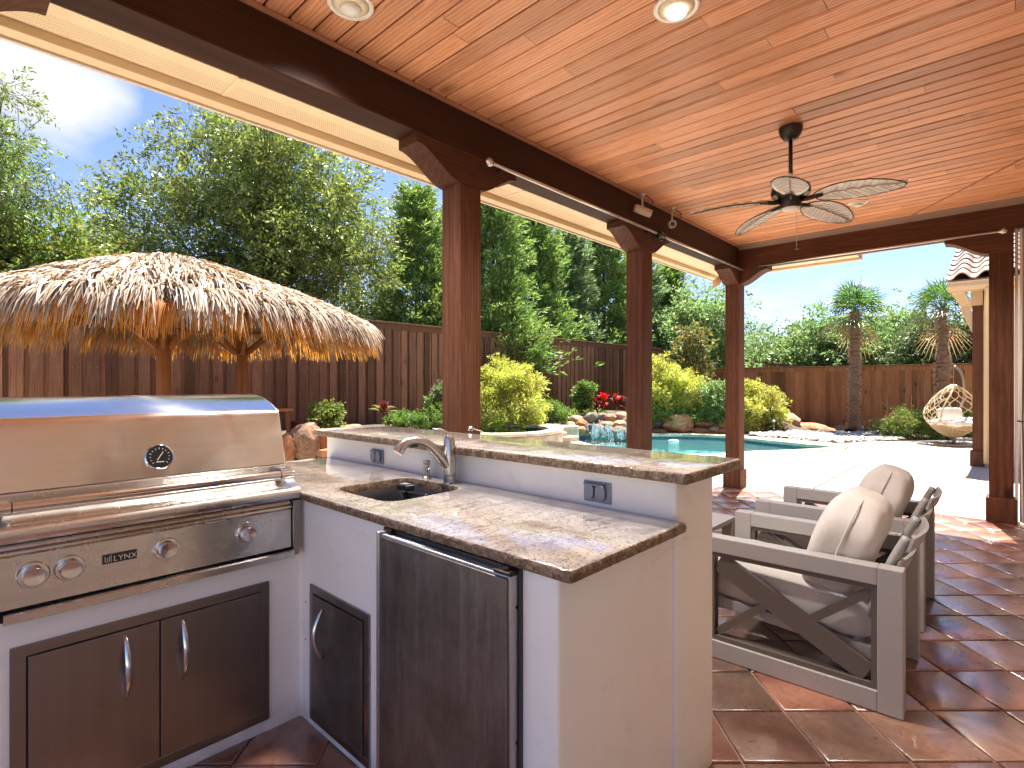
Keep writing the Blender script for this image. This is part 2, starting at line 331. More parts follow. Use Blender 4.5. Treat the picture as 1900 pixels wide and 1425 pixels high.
M['palmbark'] = plain('fibrous_palm_bark', (.19, .115, .075), .95, 0, .9, 26)
M['blade'] = plain('whitewashed_leaf_blade', (.86, .82, .76), .55, 0, .15, 40)
M['rib'] = plain('carved_rib', (.42, .35, .29), .6)
M['bronze'] = plain('oiled_bronze', (.045, .036, .030), .38, .6)
M['camwhite'] = plain('cream_camera_shell', (.55, .47, .38), .35)
M['rooftile'] = plain('weathered_clay_roof_tile', (.25, .165, .13), .75, 0, .5, 22, .2)
M['gutter'] = plain('tan_painted_gutter', (.62, .42, .24), .45)
M['rattan'] = plain('natural_rattan', (.50, .36, .22), .55, 0, .4, 120)
M['stand'] = plain('grey_metal_stand', (.22, .20, .19), .45, .3)
M['steelrod'] = metal('brushed_curtain_rod', (.6, .57, .53), .3)
s = NM('lit_lamp_bulb'); s.fin((.9, .8, .6), .4); s.put(s.b.inputs['Emission Color'], (1, .82, .55)); s.b.inputs['Emission Strength'].default_value = 1.6; M['bulb'] = s.m
s = NM('gauge_glass'); s.fin((.012, .012, .013), .35); M['gaugeface'] = s.m
# ------------------------------------------------------------------ mesh builder
class MB:
    def __init__(s): s.v = []; s.f = []; s.mi = []; s.k = 0
    def add(s, vs, fs, k=None):
        o = len(s.v); s.v += [tuple(v) for v in vs]; s.f += [tuple(i+o for i in f) for f in fs]; s.mi += [s.k if k is None else k]*len(fs); return s
    def box(s, x0, x1, y0, y1, z0, z1, k=None):
        vs = [(x, y, z) for z in (z0, z1) for y in (y0, y1) for x in (x0, x1)]
        return s.add(vs, [(0, 2, 3, 1), (4, 5, 7, 6), (0, 1, 5, 4), (2, 6, 7, 3), (0, 4, 6, 2), (1, 3, 7, 5)], k)
    def bar(s, p, q, wd, th, up=(0, 0, 1)):
        p, q = Vector(p), Vector(q); d = (q-p).normalized(); u = Vector(up); sx = d.cross(u).normalized(); u = sx.cross(d).normalized()
        vs = [a+sx*(i*wd/2)+u*(j*th/2) for a in (p, q) for j in (-1, 1) for i in (-1, 1)]
        return s.add(vs, [(0, 1, 3, 2), (4, 6, 7, 5), (0, 4, 5, 1), (2, 3, 7, 6), (0, 2, 6, 4), (1, 5, 7, 3)])
    def tube(s, pts, r, n=8, caps=True, flat=1.0):
        pts = [Vector(p) for p in pts]; m = len(pts); rs = [r]*m if isinstance(r, (int, float)) else list(r)
        vs = []; up = None
        for i, p in enumerate(pts):
            d = (pts[min(i+1, m-1)]-pts[max(i-1, 0)])
            d = d.normalized() if d.length > 1e-9 else Vector((0, 0, 1))
            if up is None: up = Vector((0, 0, 1)) if abs(d.z) < .9 else Vector((1, 0, 0))
            a = d.cross(up); a = a.normalized() if a.length > 1e-6 else d.orthogonal().normalized(); b = a.cross(d).normalized(); up = b
            for j in range(n):
                t = 2*math.pi*j/n; vs.append(p+a*math.cos(t)*rs[i]+b*math.sin(t)*rs[i]*flat)
        fs = [(i*n+j, i*n+(j+1) % n, (i+1)*n+(j+1) % n, (i+1)*n+j) for i in range(m-1) for j in range(n)]
        if caps: fs += [tuple(range(n))[::-1], tuple((m-1)*n+j for j in range(n))]
        return s.add(vs, fs)
    def lathe(s, prof, c, n=24, axis=(0, 0, 1), k=None):
        ax = Vector(axis).normalized(); a = ax.orthogonal().normalized(); b = ax.cross(a); c = Vector(c); m = len(prof)
        vs = [c+ax*h+(a*math.cos(2*math.pi*j/n)+b*math.sin(2*math.pi*j/n))*r for r, h in prof for j in range(n)]
        fs = [(i*n+j, i*n+(j+1) % n, (i+1)*n+(j+1) % n, (i+1)*n+j) for i in range(m-1) for j in range(n)]
        if prof[0][0] > 1e-6: fs.append(tuple(range(n))[::-1])
        if prof[-1][0] > 1e-6: fs.append(tuple((m-1)*n+j for j in range(n)))
        return s.add(vs, fs, k)
    def prism(s, poly, f, k=None):
        """poly: 2d outline; f(u, v, side) -> point, side 0/1"""
        n = len(poly); vs = [f(u, v, 0) for u, v in poly]+[f(u, v, 1) for u, v in poly]
        tri = tessellate_polygon([[Vector((u, v, 0)) for u, v in poly]])
        fs = [tuple(t) for t in tri]+[tuple(i+n for i in t[::-1]) for t in tri]+[(i, (i+1) % n, (i+1) % n+n, i+n) for i in range(n)]
        return s.add(vs, fs, k)
    def sq(s, c, r, e1=.4, e2=.4, nu=20, nv=12, M4=None, wob=0):
        """rounded cushion (superellipsoid)"""
        f = lambda w_, e: math.copysign(abs(w_)**e, w_); vs = []; c = Vector(c)
        for i in range(nv+1):
            v = -math.pi/2+math.pi*i/nv
            for j in range(nu):
                u = 2*math.pi*j/nu
                p = Vector((r[0]*f(math.cos(v), e1)*f(math.cos(u), e2), r[1]*f(math.cos(v), e1)*f(math.sin(u), e2), r[2]*f(math.sin(v), e1)))
                if wob: p *= 1+wob*mnoise.noise(p*7+c*3)
                if M4: p = M4 @ p
                vs.append(c+p)
        fs = [(i*nu+j, i*nu+(j+1) % nu, (i+1)*nu+(j+1) % nu, (i+1)*nu+j) for i in range(nv) for j in range(nu)]
        return s.add(vs, fs)
    def xf(s, m): s.v = [tuple(m @ Vector(v)) for v in s.v]; return s
    def mesh(s, name, mats, off=(0, 0, 0)):
        me = bpy.data.meshes.new(name); me.from_pydata([(v[0]-off[0], v[1]-off[1], v[2]-off[2]) for v in s.v], [], s.f)
        for m in (mats if isinstance(mats, (list, tuple)) else [mats]): me.materials.append(m)
        if len(me.materials) > 1: me.polygons.foreach_set('material_index', s.mi)
        me.update(); return me
    def fix(s): return s
def wloc(o):
    v = Vector((0, 0, 0))
    while o: v += o.location; o = o.parent
    return v
def put(name, me, parent=None, loc=(0, 0, 0), rot=None):
    o = bpy.data.objects.new(name, me); C.objects.link(o)
    if parent: o.parent = parent; o.location = Vector(loc)-wloc(parent)
    else: o.location = loc
    if rot: o.rotation_euler = rot
    return o
def build(mb, name, mat, parent=None, org=None, smooth=False, bevel=0, seg=2, angle=None, kind=None, label=None, recalc=True):
    if org is None:
        if parent: org = wloc(parent)
        else:
            a = np.array(mb.v); org = (float((a[:, 0].min()+a[:, 0].max())/2), float((a[:, 1].min()+a[:, 1].max())/2), float(a[:, 2].min()))
    me = mb.mesh(name, mat, org)
    if recalc and len(mb.f) < 60000:
        b = bmesh.new(); b.from_mesh(me); bmesh.ops.recalc_face_normals(b, faces=b.faces); b.to_mesh(me); b.free()
    if smooth:
        me.polygons.foreach_set('use_smooth', [True]*len(me.polygons))
        if angle:
            try: me.set_sharp_from_angle(angle=R(angle))
            except Exception: pass
    o = put(name, me, parent, org)
    if bevel:
        m = o.modifiers.new('soft_edge', 'BEVEL'); m.width = bevel; m.segments = seg; m.limit_method = 'ANGLE'; m.angle_limit = R(40)
    if kind: o['kind'] = kind
    if label: o['label'] = label
    return o
def tag(o, label, cat, group=None, kind=None):
    o['label'] = label; o['category'] = cat
    if group: o['group'] = group
    if kind: o['kind'] = kind
    return o
def thing(name, loc, label, cat, group=None):
    o = bpy.data.objects.new(name, None); C.objects.link(o); o.location = loc; o.empty_display_size = .1
    return tag(o, label, cat, group)
def struct(o): o['kind'] = 'structure'; return o
def copy_tree(o, parent=None):
    c = o.copy(); C.objects.link(c); c.parent = parent
    for ch in list(o.children): copy_tree(ch, c)
    return c
def rawmesh(name, V, F, mats, loc=(0, 0, 0), midx=None):
    """fast mesh from numpy: V (n,3), F (m,4) or (m,3)"""
    me = bpy.data.meshes.new(name); n, k = F.shape
    me.vertices.add(len(V)); me.vertices.foreach_set('co', (V-np.array(loc)).astype(np.float32).ravel())
    me.loops.add(n*k); me.loops.foreach_set('vertex_index', F.astype(np.int32).ravel())
    me.polygons.add(n); me.polygons.foreach_set('loop_start', np.arange(0, n*k, k, dtype=np.int32))
    for m in (mats if isinstance(mats, (list, tuple)) else [mats]): me.materials.append(m)
    if midx is not None: me.polygons.foreach_set('material_index', midx.astype(np.int32))
    me.update(calc_edges=True); me.validate(); return me
def unit(a): return a/np.maximum(np.linalg.norm(a, axis=1, keepdims=True), 1e-9)
def leafquads(P, D, ln, wd, up=None, fold=.0):
    """rhombic leaves: base P, direction D (unit), length, width arrays"""
    n = len(P); rnd = unit(RNG.normal(size=(n, 3))) if up is None else up
    S = unit(np.cross(D, rnd)); ln = np.broadcast_to(ln, n)[:, None]; wd = np.broadcast_to(wd, n)[:, None]
    V = np.empty((n, 4, 3)); V[:, 0] = P; V[:, 1] = P+D*ln*.45+S*wd*.5; V[:, 2] = P+D*ln; V[:, 3] = P+D*ln*.45-S*wd*.5
    return V.reshape(-1, 3), np.arange(4*n).reshape(-1, 4)
# ================================================================== PATIO COVER
PX0, PX1, PY0, PY1 = -2.3, 7.08, -.45, 2.80     # tiled floor
BZ, CZ = 2.83, 3.10                             # beam underside, ceiling
cover = thing('patio_cover', (2.37, 2.66, 0), 'stained cedar patio cover with tongue and groove ceiling, dark beams and four posts', 'patio cover')
mb = MB().box(-1.0, 7.04, 2.57, 2.75, BZ, CZ+.02); build(mb, 'beam', wood('dark_cedar_long_beam', (.015, .005, .0024), (.036, .012, .006), (.062, .022, .011), 0, .62, .8, .05, .5), cover, bevel=.004)
mb = MB().box(7.04, 7.22, -.45, 2.752, BZ-.003, CZ+.018); build(mb, 'beam', M['beamY'], cover, bevel=.004)
def corbel_poly(h0=.43, two=True, top=BZ-.001, bot=2.615):
    right = [(h0, top), (h0, top-.06)]
    for i in range(1, 13):
        t = i/12; right.append((h0-(h0-.085)*t, top-.06-(top-.06-bot)*(t*t*(3-2*t))))
    if two: return right+[(-x, z) for x, z in right[::-1]]
    return right+[(-.09, bot), (-.09, top)]
posts = [(-.13, 2.66), (2.372, 2.66), (4.675, 2.66), (7.13, 2.66), (7.13, .085)]
post_labels = ['post beyond the left edge of the view', None, None, 'lighter corner post beside the pool deck', 'wide post at the right beside the tied curtain']
for i, (x, y) in enumerate(posts):
    if i == 0: continue
    p = build(MB().box(x-.09, x+.09, y-.09, y+.09, 0, 2.617), 'post', M['post'], cover, bevel=.004, label=post_labels[i])
    build(MB().box(x-.113, x+.113, y-.113, y+.113, .002, .235), 'post_base', M['post'], p, org=(cover.location), bevel=.005)
def corbel(x, y, along, two, flip=1):
    hw = .094
    if along == 'X': f = lambda u, v, s_: (x+u*flip, y+(hw if s_ else -hw), v)
    else: f = lambda u, v, s_: (x+(hw+.001 if s_ else -hw-.001), y+u*flip, v)
    return build(MB().prism(corbel_poly(two=two), f), 'corbel', M['beam'] if along == 'X' else M['beamY'], cover, bevel=.003)
corbel(-.13, 2.66, 'X', True); corbel(2.372, 2.66, 'X', True); corbel(4.675, 2.66, 'X', True); corbel(7.13, 2.66, 'X', False, -1)
corbel(7.13, 2.66, 'Y', False, -1); corbel(7.13, .085, 'Y', False, 1)
# ceiling planks, laid crosswise; each one a piece
k0 = 0; pw = .122; x = 7.03; rows = 0
while x > -.8:
    ys = [-.45]; cut = []
    y = -.45+random.uniform(.3, 2.6)
    while y < 2.3: cut.append(y); y += random.uniform(1.7, 3.3)
    ys = [-.45]+cut+[2.56]
    for a, b in zip(ys, ys[1:]):
        if b-a < .05: continue
        xa, xb = x-pw+.0042, x-.0042; c = .009; z0 = CZ+random.uniform(-.0012, .0012); g = .0012
        v = [(xa, a+g, z0+c), (xa+c, a+g, z0), (xb-c, a+g, z0), (xb, a+g, z0+c), (xa, a+g, z0+.02), (xb, a+g, z0+.02)]
        v += [(p[0], b-g, p[2]) for p in v]
        m_ = MB().add(v, [(0, 1, 7, 6), (1, 2, 8, 7), (2, 3, 9, 8), (0, 6, 10, 4), (3, 5, 11, 9), (4, 10, 11, 5), (0, 4, 5, 3, 2, 1), (6, 7, 8, 9, 11, 10)])
        build(m_, 'ceiling_plank', M['plank'], cover, org=((xa+xb)/2, (a+b)/2, z0))
    x -= pw
build(MB().box(-1.0, x, -.45, 2.56, CZ, CZ+.02), 'ceiling_panel', M['plank'], cover)
build(MB().box(-1.0, 7.22, -.6, 2.75, CZ+.028, CZ+.06), 'roof_deck', M['darkgap'], cover)
mb = MB()
mb.box(-1.0, 7.018, 2.548, 2.569, CZ-.024, CZ-.002); mb.box(7.019, 7.039, -.44, 2.569, CZ-.024, CZ-.002)
build(mb, 'ceiling_trim', M['trimwood'], cover, bevel=.003)
(sx0, sy0), (sx1, sy1) = (6.99, .80), (5.25, -.44)
build(MB().bar((sx0, sy0, CZ-.004), (sx1, sy1, CZ-.004), .018, .006), 'ceiling_seam_strip', M['trimwood'], cover)
# eave outside the long beam: soffit panels with punched vents, fascia
xs = [-1.0, 1.02, 3.1, 5.2, 7.24]
holes = []
for a, b in zip(xs, xs[1:]):
    so = build(MB().box(a+.003, b-.003, 2.752, 2.985, BZ-.002, BZ+.012), 'soffit_panel', M['soffit'], cover)
    build(MB().box(b-.010, b+.010, 2.753, 2.984, BZ-.006, BZ-.0025), 'joint_strip', M['soffit'], cover)
hv = []; hx = -.9
while hx < 4.2:
    for r_ in range(10):
        hv.append((hx+(.006 if r_ % 2 else 0), 2.845+r_*.0115))
    hx += .0125
hv = np.array(hv); n = len(hv); q = .0026
V = np.empty((n, 4, 3)); zc = BZ-.0026
for i, (dx, dy) in enumerate(((-q, -q*.6), (q, -q*.6), (q, q*.6), (-q, q*.6))): V[:, i] = np.c_[hv[:, 0]+dx, hv[:, 1]+dy, np.full(n, zc)]
o = put('vent_perforation', rawmesh('vent_perforation', V.reshape(-1, 3), np.arange(4*n).reshape(-1, 4), plain('vent_hole', (.20, .13, .07), .8), tuple(cover.location)), cover, cover.location); o['kind'] = 'stuff'
mb = MB().box(-1.0, 7.47, 2.988, 3.065, BZ-.045, BZ+.10); build(mb, 'fascia', M['fascia'], cover, bevel=.004)
mb = MB().box(-1.0, 7.47, 3.067, 3.085, BZ-.055, BZ+.12); build(mb, 'drip_edge', plain('pale_drip_edge', (.66, .58, .48), .4), cover)
build(MB().box(7.242, 7.40, 1.32, 2.98, BZ-.004, BZ+.012), 'soffit_panel', M['soffit'], cover)
build(MB().box(7.402, 7.47, 1.30, 2.985, BZ-.03, BZ+.09), 'fascia', M['fascia'], cover, bevel=.004)
build(MB().box(7.222, 7.243, -.3, 2.75, BZ-.006, BZ+.1), 'drip_edge', M['zinc'], cover)
# sloping roof over it all
mb = MB(); e0 = BZ+.125
v = [(-1.0, 3.09, e0), (7.22, 3.09, e0), (7.22, -.6, e0), (-1.0, 2.5, CZ+.13), (6.7, 2.5, CZ+.13), (6.7, -.6, CZ+.13), (-1.0, 0, 3.9), (4.4, 0, 3.9), (4.4, -.6, 3.9), (-1.0, -.6, 3.9)]
mb.add(v, [(0, 1, 4, 3), (1, 2, 5, 4), (3, 4, 7, 6), (4, 5, 8, 7), (6, 7, 8, 9)]); build(mb, 'roof', M['rooftile'], cover, recalc=False)
# recessed ceiling lights
def downlight(x, y, r, label, lit):
    t = thing('recessed_light', (x, y, CZ-.004), label, 'ceiling light', 'recessed lights in the plank ceiling')
    build(MB().lathe([(r*.78, -.001), (r*.82, -.008), (r*.97, -.009), (r, -.004), (r, .002)], (x, y, CZ), 32), 'trim_ring', plain('white_light_trim', (.78, .74, .68), .4), t, smooth=True)
    build(MB().lathe([(r*.80, -.003), (r*.62, -.016), (r*.5, -.019), (0, -.020)], (x, y, CZ), 32), 'baffle', plain('cream_baffle', (.72, .62, .45), .35), t, smooth=True)
    build(MB().lathe([(r*.46, -.020), (r*.42, -.034), (r*.2, -.044), (0, -.046)], (x, y, CZ), 24), 'bulb', M['bulb'] if lit else M['white'], t, smooth=True)
def lamp(x, y, wt):
    l = bpy.data.lights.new('downlight_lamp', 'SPOT'); l.energy = wt; l.spot_size = R(130); l.spot_blend = .8; l.color = (1, .93, .85); l.shadow_soft_size = .09
    o = bpy.data.objects.new('downlight_lamp', l); C.objects.link(o); o.location = (x, y, CZ-.055)
lamp(*G(651, 8, CZ), LAMP); lamp(*G(1255, 13, CZ), LAMP); lamp(*G(1592, 375, CZ), LAMP)
downlight(*G(651, 8, CZ), .105, 'white recessed light nearest the dark beam at the top of the view', False)
downlight(*G(1255, 13, CZ), .105, 'recessed light with a warm yellow bulb near the top centre', True)
downlight(*G(1592, 375, CZ), .085, 'small recessed light behind the ceiling fan blades', False)
# house wall behind the camera (reflected in the steel)
hw_ = thing('house_wall', (2, -.5, 0), 'cream stucco house wall along the back of the patio', 'wall')
build(MB().box(-.15, 3.9, -.62, -.45, 0, 3.1).box(5.5, 7.04, -.62, -.45, 0, 3.1).box(3.9, 5.5, -.62, -.45, 2.2, 3.1), 'wall_face', M['housewall'], hw_)
build(MB().box(3.9, 5.5, -.58, -.54, 0, 2.2), 'glass_door', plain('dark_door_glass', (.03, .035, .04), .06), hw_)
build(MB().box(3.9, 3.97, -.54, -.50, 0, 2.2).box(4.67, 4.73, -.54, -.50, 0, 2.2).box(5.43, 5.5, -.54, -.50, 0, 2.2).box(3.97, 5.43, -.54, -.50, 2.12, 2.2), 'door_frame', M['beam'], hw_)
win = build(MB().box(.75, 1.75, -.449, -.43, .95, 2.35), 'added_window_pane', plain('added_window_glass', (.03, .035, .04), .05), hw_)  # unseen window, added to put upright bands into the hood's reflection
wm = MB()
for x0_ in (.70, 1.22, 1.70): wm.box(x0_, x0_+.08, -.449, -.40, .90, 2.40)
wm.box(.78, 1.70, -.449, -.402, .90, .97).box(.78, 1.70, -.449, -.402, 2.33, 2.40); build(wm, 'window_frame', M['white'], win, org=hw_.location, bevel=.004)  # white frame of the added window, there for the same reflection
# ================================================================== GROUND, DECK, POOL
def smooth_closed(pts, n=8):
    P = [Vector(p) for p in pts]; m = len(P); o = []
    for i in range(m):
        a, b, c, d = P[i-1], P[i], P[(i+1) % m], P[(i+2) % m]
        for j in range(n):
            t = j/n; o.append(.5*((2*b)+(-a+c)*t+(2*a-5*b+4*c-d)*t*t+(-a+3*b-3*c+d)*t**3))
    return [(p.x, p.y) for p in o]
def offset_poly(P, d):
    n = len(P); o = []; A = sum(P[i][0]*P[(i+1) % n][1]-P[(i+1) % n][0]*P[i][1] for i in range(n)); sg = 1 if A > 0 else -1
    for i in range(n):
        a, b, c = Vector(P[i-1]), Vector(P[i]), Vector(P[(i+1) % n])
        e1, e2 = (b-a).normalized(), (c-b).normalized(); n1, n2 = Vector((e1.y, -e1.x))*sg, Vector((e2.y, -e2.x))*sg
        m = (n1+n2); m = m.normalized() if m.length > 1e-6 else n1; k = 1/max(.35, m.dot(n1)); o.append((b.x+m.x*d*k, b.y+m.y*d*k))
    return o
pool_ctrl = [G(1545, 829), G(1500, 824.5), G(1420, 816.5), G(1345, 808.5), G(1250, 805.5), G(1180, 806), (12.6, 8.3), (11.5, 8.6), (10.6, 8.0), (10.0, 7.0), (9.3, 5.8), G(1300, 843), G(1383, 838.5), G(1450, 836), G(1510, 833.5)]
pool = smooth_closed(pool_ctrl, 6)
GZ = -.02
def sheet(name, loops, z, mat, uv=None):
    vs = [Vector((p[0], p[1], z)) for l in loops for p in l]; tri = tessellate_polygon([[Vector((p[0], p[1], 0)) for p in l] for l in loops])
    me = bpy.data.meshes.new(name); me.from_pydata(vs, [], [tuple(t) for t in tri]); me.materials.append(mat)
    b = bmesh.new(); b.from_mesh(me); 
    for f in b.faces:
        if f.normal.z < 0: f.normal_flip()
    b.to_mesh(me); b.free(); return me
big = [(-300, -300), (300, -300), (300, 300), (-300, 300)]
copout = offset_poly(pool, .30)
g_ = struct(put('ground', sheet('ground', [big, offset_poly(pool, .15)], -.12, M['soil'])))
pebcorner = [G(1380, 808.5), G(1450, 813.5), G(1530, 820.5), G(1560, 823), G(1619, 818.5), G(1660, 819), G(1745, 822), G(1812, 825), (16.3, -1.0), (16.6, -6), (18.5, -6), (18.5, 6)]
# deck slabs: cells cut by the pool and by the planting beds
dk = struct(bpy.data.objects.new('pool_deck', None)); C.objects.link(dk)
def cutter(poly, z0=-.5, z1=.5):
    mb = MB().prism(poly, lambda u, v, s_: (u, v, z1 if s_ else z0)); me = mb.mesh('cut', M['deck'])
    b = bmesh.new(); b.from_mesh(me); bmesh.ops.recalc_face_normals(b, faces=b.faces); b.to_mesh(me); b.free(); o = bpy.data.objects.new('cut', me); C.objects.link(o); return o
bed_poly = [(1.9, 4.75), (4.4, 5.5), (7.0, 7.3), (8.0, 9.3), (10.6, 9.3), (11.4, 8.9), (14.2, 7.6), G(1250, 799), G(1345, 803), G(1380, 808.5), G(1450, 813.5), G(1530, 820.5), G(1560, 823), G(1619, 818.5), G(1660, 819), G(1745, 822), G(1812, 825), (16.3, -1.0), (16.6, -6.6), (19.5, -6.6), (19.5, 9.9), (1.9, 9.9)]
cut1 = cutter(copout); cut2 = cutter(bed_poly)
cells = []
xe = [-7.5, -2.3, 2.2, 5.1, 7.7, 11.9, 16.9]; ye = [2.805, 6.0, 9.7]
for a, b in zip(xe, xe[1:]):
    for c, d in zip(ye, ye[1:]): cells.append((a, b, c, d))
for c, d in ((-6.5, -2.2), (-2.2, 1.88), (1.88, 2.805)):
    for a, b in ((7.085, 8.9 if c > 1 else 9.8), (8.9 if c > 1 else 9.8, 13.2), (13.2, 17.2)): cells.append((a, b, c, d))
dg = bpy.context.evaluated_depsgraph_get
cells += [(-7.5, -2.31, -6, -1.5), (-7.5, -2.31, -1.5, 2.8)]
for a, b, c, d in cells:
    o = build(MB().box(a+.011, b-.011, c+.011, d-.011, -.10, 0), 'concrete_slab', M['deck'], dk)
    for cu in (cut1, cut2):
        m = o.modifiers.new('cut', 'BOOLEAN'); m.operation = 'DIFFERENCE'; m.object = cu; m.solver = 'EXACT'
bpy.context.view_layer.update(); D_ = dg()
for o in list(dk.children):
    me = bpy.data.meshes.new_from_object(o.evaluated_get(D_)); o.modifiers.clear(); o.data = me
    if not len(me.polygons): bpy.data.objects.remove(o)
for cu in (cut1, cut2): bpy.data.objects.remove(cu)
for o in dk.children:
    m = o.modifiers.new('edge', 'BEVEL'); m.width = .003; m.segments = 1; m.limit_method = 'ANGLE'
# pool: tile band, plaster, water, coping stones
pl = struct(bpy.data.objects.new('swimming_pool', None)); C.objects.link(pl)
n = len(pool); WZ = -.13
ins = offset_poly(pool, -.9)
def wall(name, P0, P1, z0, z1, mat, parent):
    vs = [(p[0], p[1], z1) for p in P0]+[(p[0], p[1], z0) for p in P1]; fs = [(i, (i+1) % len(P0), (i+1) % len(P0)+len(P0), i+len(P0)) for i in range(len(P0))]
    return build(MB().add(vs, fs), name, mat, parent, recalc=False)
wall('waterline_tile', pool, pool, -.26, -.012, M['pooltile'], pl)
shallow = []
for p in pool: shallow.append(p)
wall('pool_wall', pool, ins, -.95, -.26, M['plaster'], pl)
put('pool_floor', sheet('pool_floor', [ins], -.95, M['plaster']), pl)
# shallow tanning ledge at the near right side
led = [p for p in ins]
o = put('water', sheet('water', [pool], WZ, M['water'])); struct(o)
def ring_stones(name, P, wd, z0, z1, step, mat, parent, jit=.02, inset=.02):
    """coping: stones following a closed outline"""
    n = len(P); seg = [0]
    for i in range(n): seg.append(seg[-1]+(Vector(P[(i+1) % n])-Vector(P[i])).length)
    tot = seg[-1]; m = int(tot/step); Pi = offset_poly(P, -inset); Po = offset_poly(P, wd)
    def at(Q, s_):
        s_ %= tot; i = max(0, min(n-1, int(np.searchsorted(seg, s_, 'right'))-1)); t = (s_-seg[i])/max(1e-6, seg[i+1]-seg[i])
        return Vector(Q[i]).lerp(Vector(Q[(i+1) % n]), t)
    for k in range(m):
        a, b = k*step*tot/(m*step)+.006, (k+1)*step*tot/(m*step)-.006; zz = z1+random.uniform(-.004, .004); mb = MB(); K = 3; vs = []
        for q in range(K+1):
            s_ = a+(b-a)*q/K; i_, o_ = at(Pi, s_), at(Po, s_); o_ = o_+(o_-i_).normalized()*random.uniform(-jit, 0)
            vs += [(i_.x, i_.y, z0), (i_.x, i_.y, zz-.012), (i_.lerp(o_, .05).x, i_.lerp(o_, .05).y, zz), (o_.x, o_.y, zz), (o_.x, o_.y, z0)]
        fs = [(q*5+j, q*5+(j+1) % 5, (q+1)*5+(j+1) % 5, (q+1)*5+j) for q in range(K) for j in range(5)]+[(4, 3, 2, 1, 0), tuple(K*5+j for j in range(5))]
        mb.add(vs, fs); build(mb, name, mat, parent, org=vs[0])
ring_stones('coping_stone', pool, .285, -.06, .012, .62, M['coping'], pl)
put('coping_bed', sheet('coping_bed', [copout, offset_poly(pool, .01)], -.02, M['grout']), pl)
# tiled patio floor laid on the diagonal
fl = struct(put('patio_floor', sheet('patio_floor', [[(PX0, PY0), (PX1, PY0), (PX1, PY1), (PX0, PY1)]], -.008, M['grout'])))
def clip(poly, ax, lim, keep_less):
    o = []
    for i in range(len(poly)):
        a, b = poly[i-1], poly[i]; ia = (a[ax] <= lim) == keep_less or a[ax] == lim; ib = (b[ax] <= lim) == keep_less or b[ax] == lim
        if ia != ib:
            t = (lim-a[ax])/(b[ax]-a[ax]); o.append((a[0]+(b[0]-a[0])*t, a[1]+(b[1]-a[1])*t))
        if ib: o.append(b)
    return o
TA = R(43.3); TS = .3; ct, st_ = math.cos(TA), math.sin(TA); cand = []
for i in range(-40, 60):
    for j in range(-50, 50):
        u0, v0 = 2.225-.024+i*TS, -1.15+.02+j*TS     # u along the tile direction, v to its left
        q = [(u0+.005, v0+.005), (u0+TS-.005, v0+.005), (u0+TS-.005, v0+TS-.005), (u0+.005, v0+TS-.005)]
        P = [(u*ct-v*st_, u*st_+v*ct) for u, v in q]; cx = sum(p[0] for p in P)/4; cyy = sum(p[1] for p in P)/4
        if not (PX0-.2 < cx < PX1+.2 and PY0-.2 < cyy < PY1+.2): continue
        if 1.1 < cx < 1.8 and .95 < cyy < 2.9: continue
        if cx < 1.0 and cyy > 2.3: continue
        for ax, lim, less in ((0, PX1-.01, True), (0, PX0, False), (1, PY1-.005, True), (1, PY0, False)):
            if len(P) > 2: P = clip(P, ax, lim, less)
        if len(P) < 3: continue
        px, py, d = proj(cx, cyy, 0)
        vis = d > .5 and -60 < px < 1960 and py < 1520 and (px > 1290 or (330 < px < 720 and py > 1280))
        ar = 1/max(d, .3)**3 if vis else 0
        cand.append((ar, cx, cyy, P))
cand.sort(key=lambda t: -t[0]); rest = MB()
def tile_geo(mb, P, cx, cyy, zt, tilt=(0, 0)):
    n = len(P); ins_ = [((p[0]-cx)*.955+cx, (p[1]-cyy)*.955+cyy) for p in P]; h = lambda p: zt+(p[0]-cx)*tilt[0]+(p[1]-cyy)*tilt[1]
    mid = [((p[0]-cx)*.988+cx, (p[1]-cyy)*.988+cyy) for p in P]
    vs = [(p[0], p[1], -.009) for p in P]+[(p[0], p[1], h(p)-.006) for p in P]+[(p[0], p[1], h(p)-.0018) for p in mid]+[(p[0], p[1], h(p)) for p in ins_]
    fs = [(k*n+i, k*n+(i+1) % n, (k+1)*n+(i+1) % n, (k+1)*n+i) for k in range(3) for i in range(n)]+[tuple(3*n+i for i in range(n))]
    mb.add(vs, fs)
for k, (ar, cx, cyy, P) in enumerate(cand):
    zt = random.uniform(.001, .0035); tl = (random.uniform(-.006, .006), random.uniform(-.006, .006))
    if k < 300 and ar > 0:
        mb = MB(); tile_geo(mb, P, cx, cyy, zt, tl); o = build(mb, 'floor_tile', M['tile'], fl, org=(cx, cyy, 0), smooth=True, angle=50)
    else: tile_geo(rest, P, cx, cyy, zt, tl)
o = build(rest, 'further_floor_tiles', M['tile'], fl, org=(0, 0, 0), kind='stuff')
# ================================================================== OUTDOOR KITCHEN
isl = thing('outdoor_kitchen_island', (1.3, 1.9, 0), 'white stucco outdoor kitchen island with speckled brown granite counter and raised bar', 'kitchen island')
CX, CYF = 1.015, 2.11
Lp = [(-.42, CYF), (CX, CYF), (CX, .793), (1.61, .793), (1.61, 2.93), (-.42, 2.93)]
def rounded(poly, r, n=4):
    o = []
    for i in range(len(poly)):
        a, b, c = Vector(poly[i-1]), Vector(poly[i]), Vector(poly[(i+1) % len(poly)]); e1, e2 = (a-b).normalized(), (c-b).normalized()
        p, q = b+e1*r, b+e2*r
        for k in range(n+1):
            t = k/n; o.append(tuple((p*(1-t)**2+b*2*t*(1-t)+q*t*t)))
    return o
Lr = rounded(Lp, .012); nL = len(Lr); so_ = [(1.09, 1.62), (1.52, 1.62), (1.52, 2.08), (1.09, 2.08)]
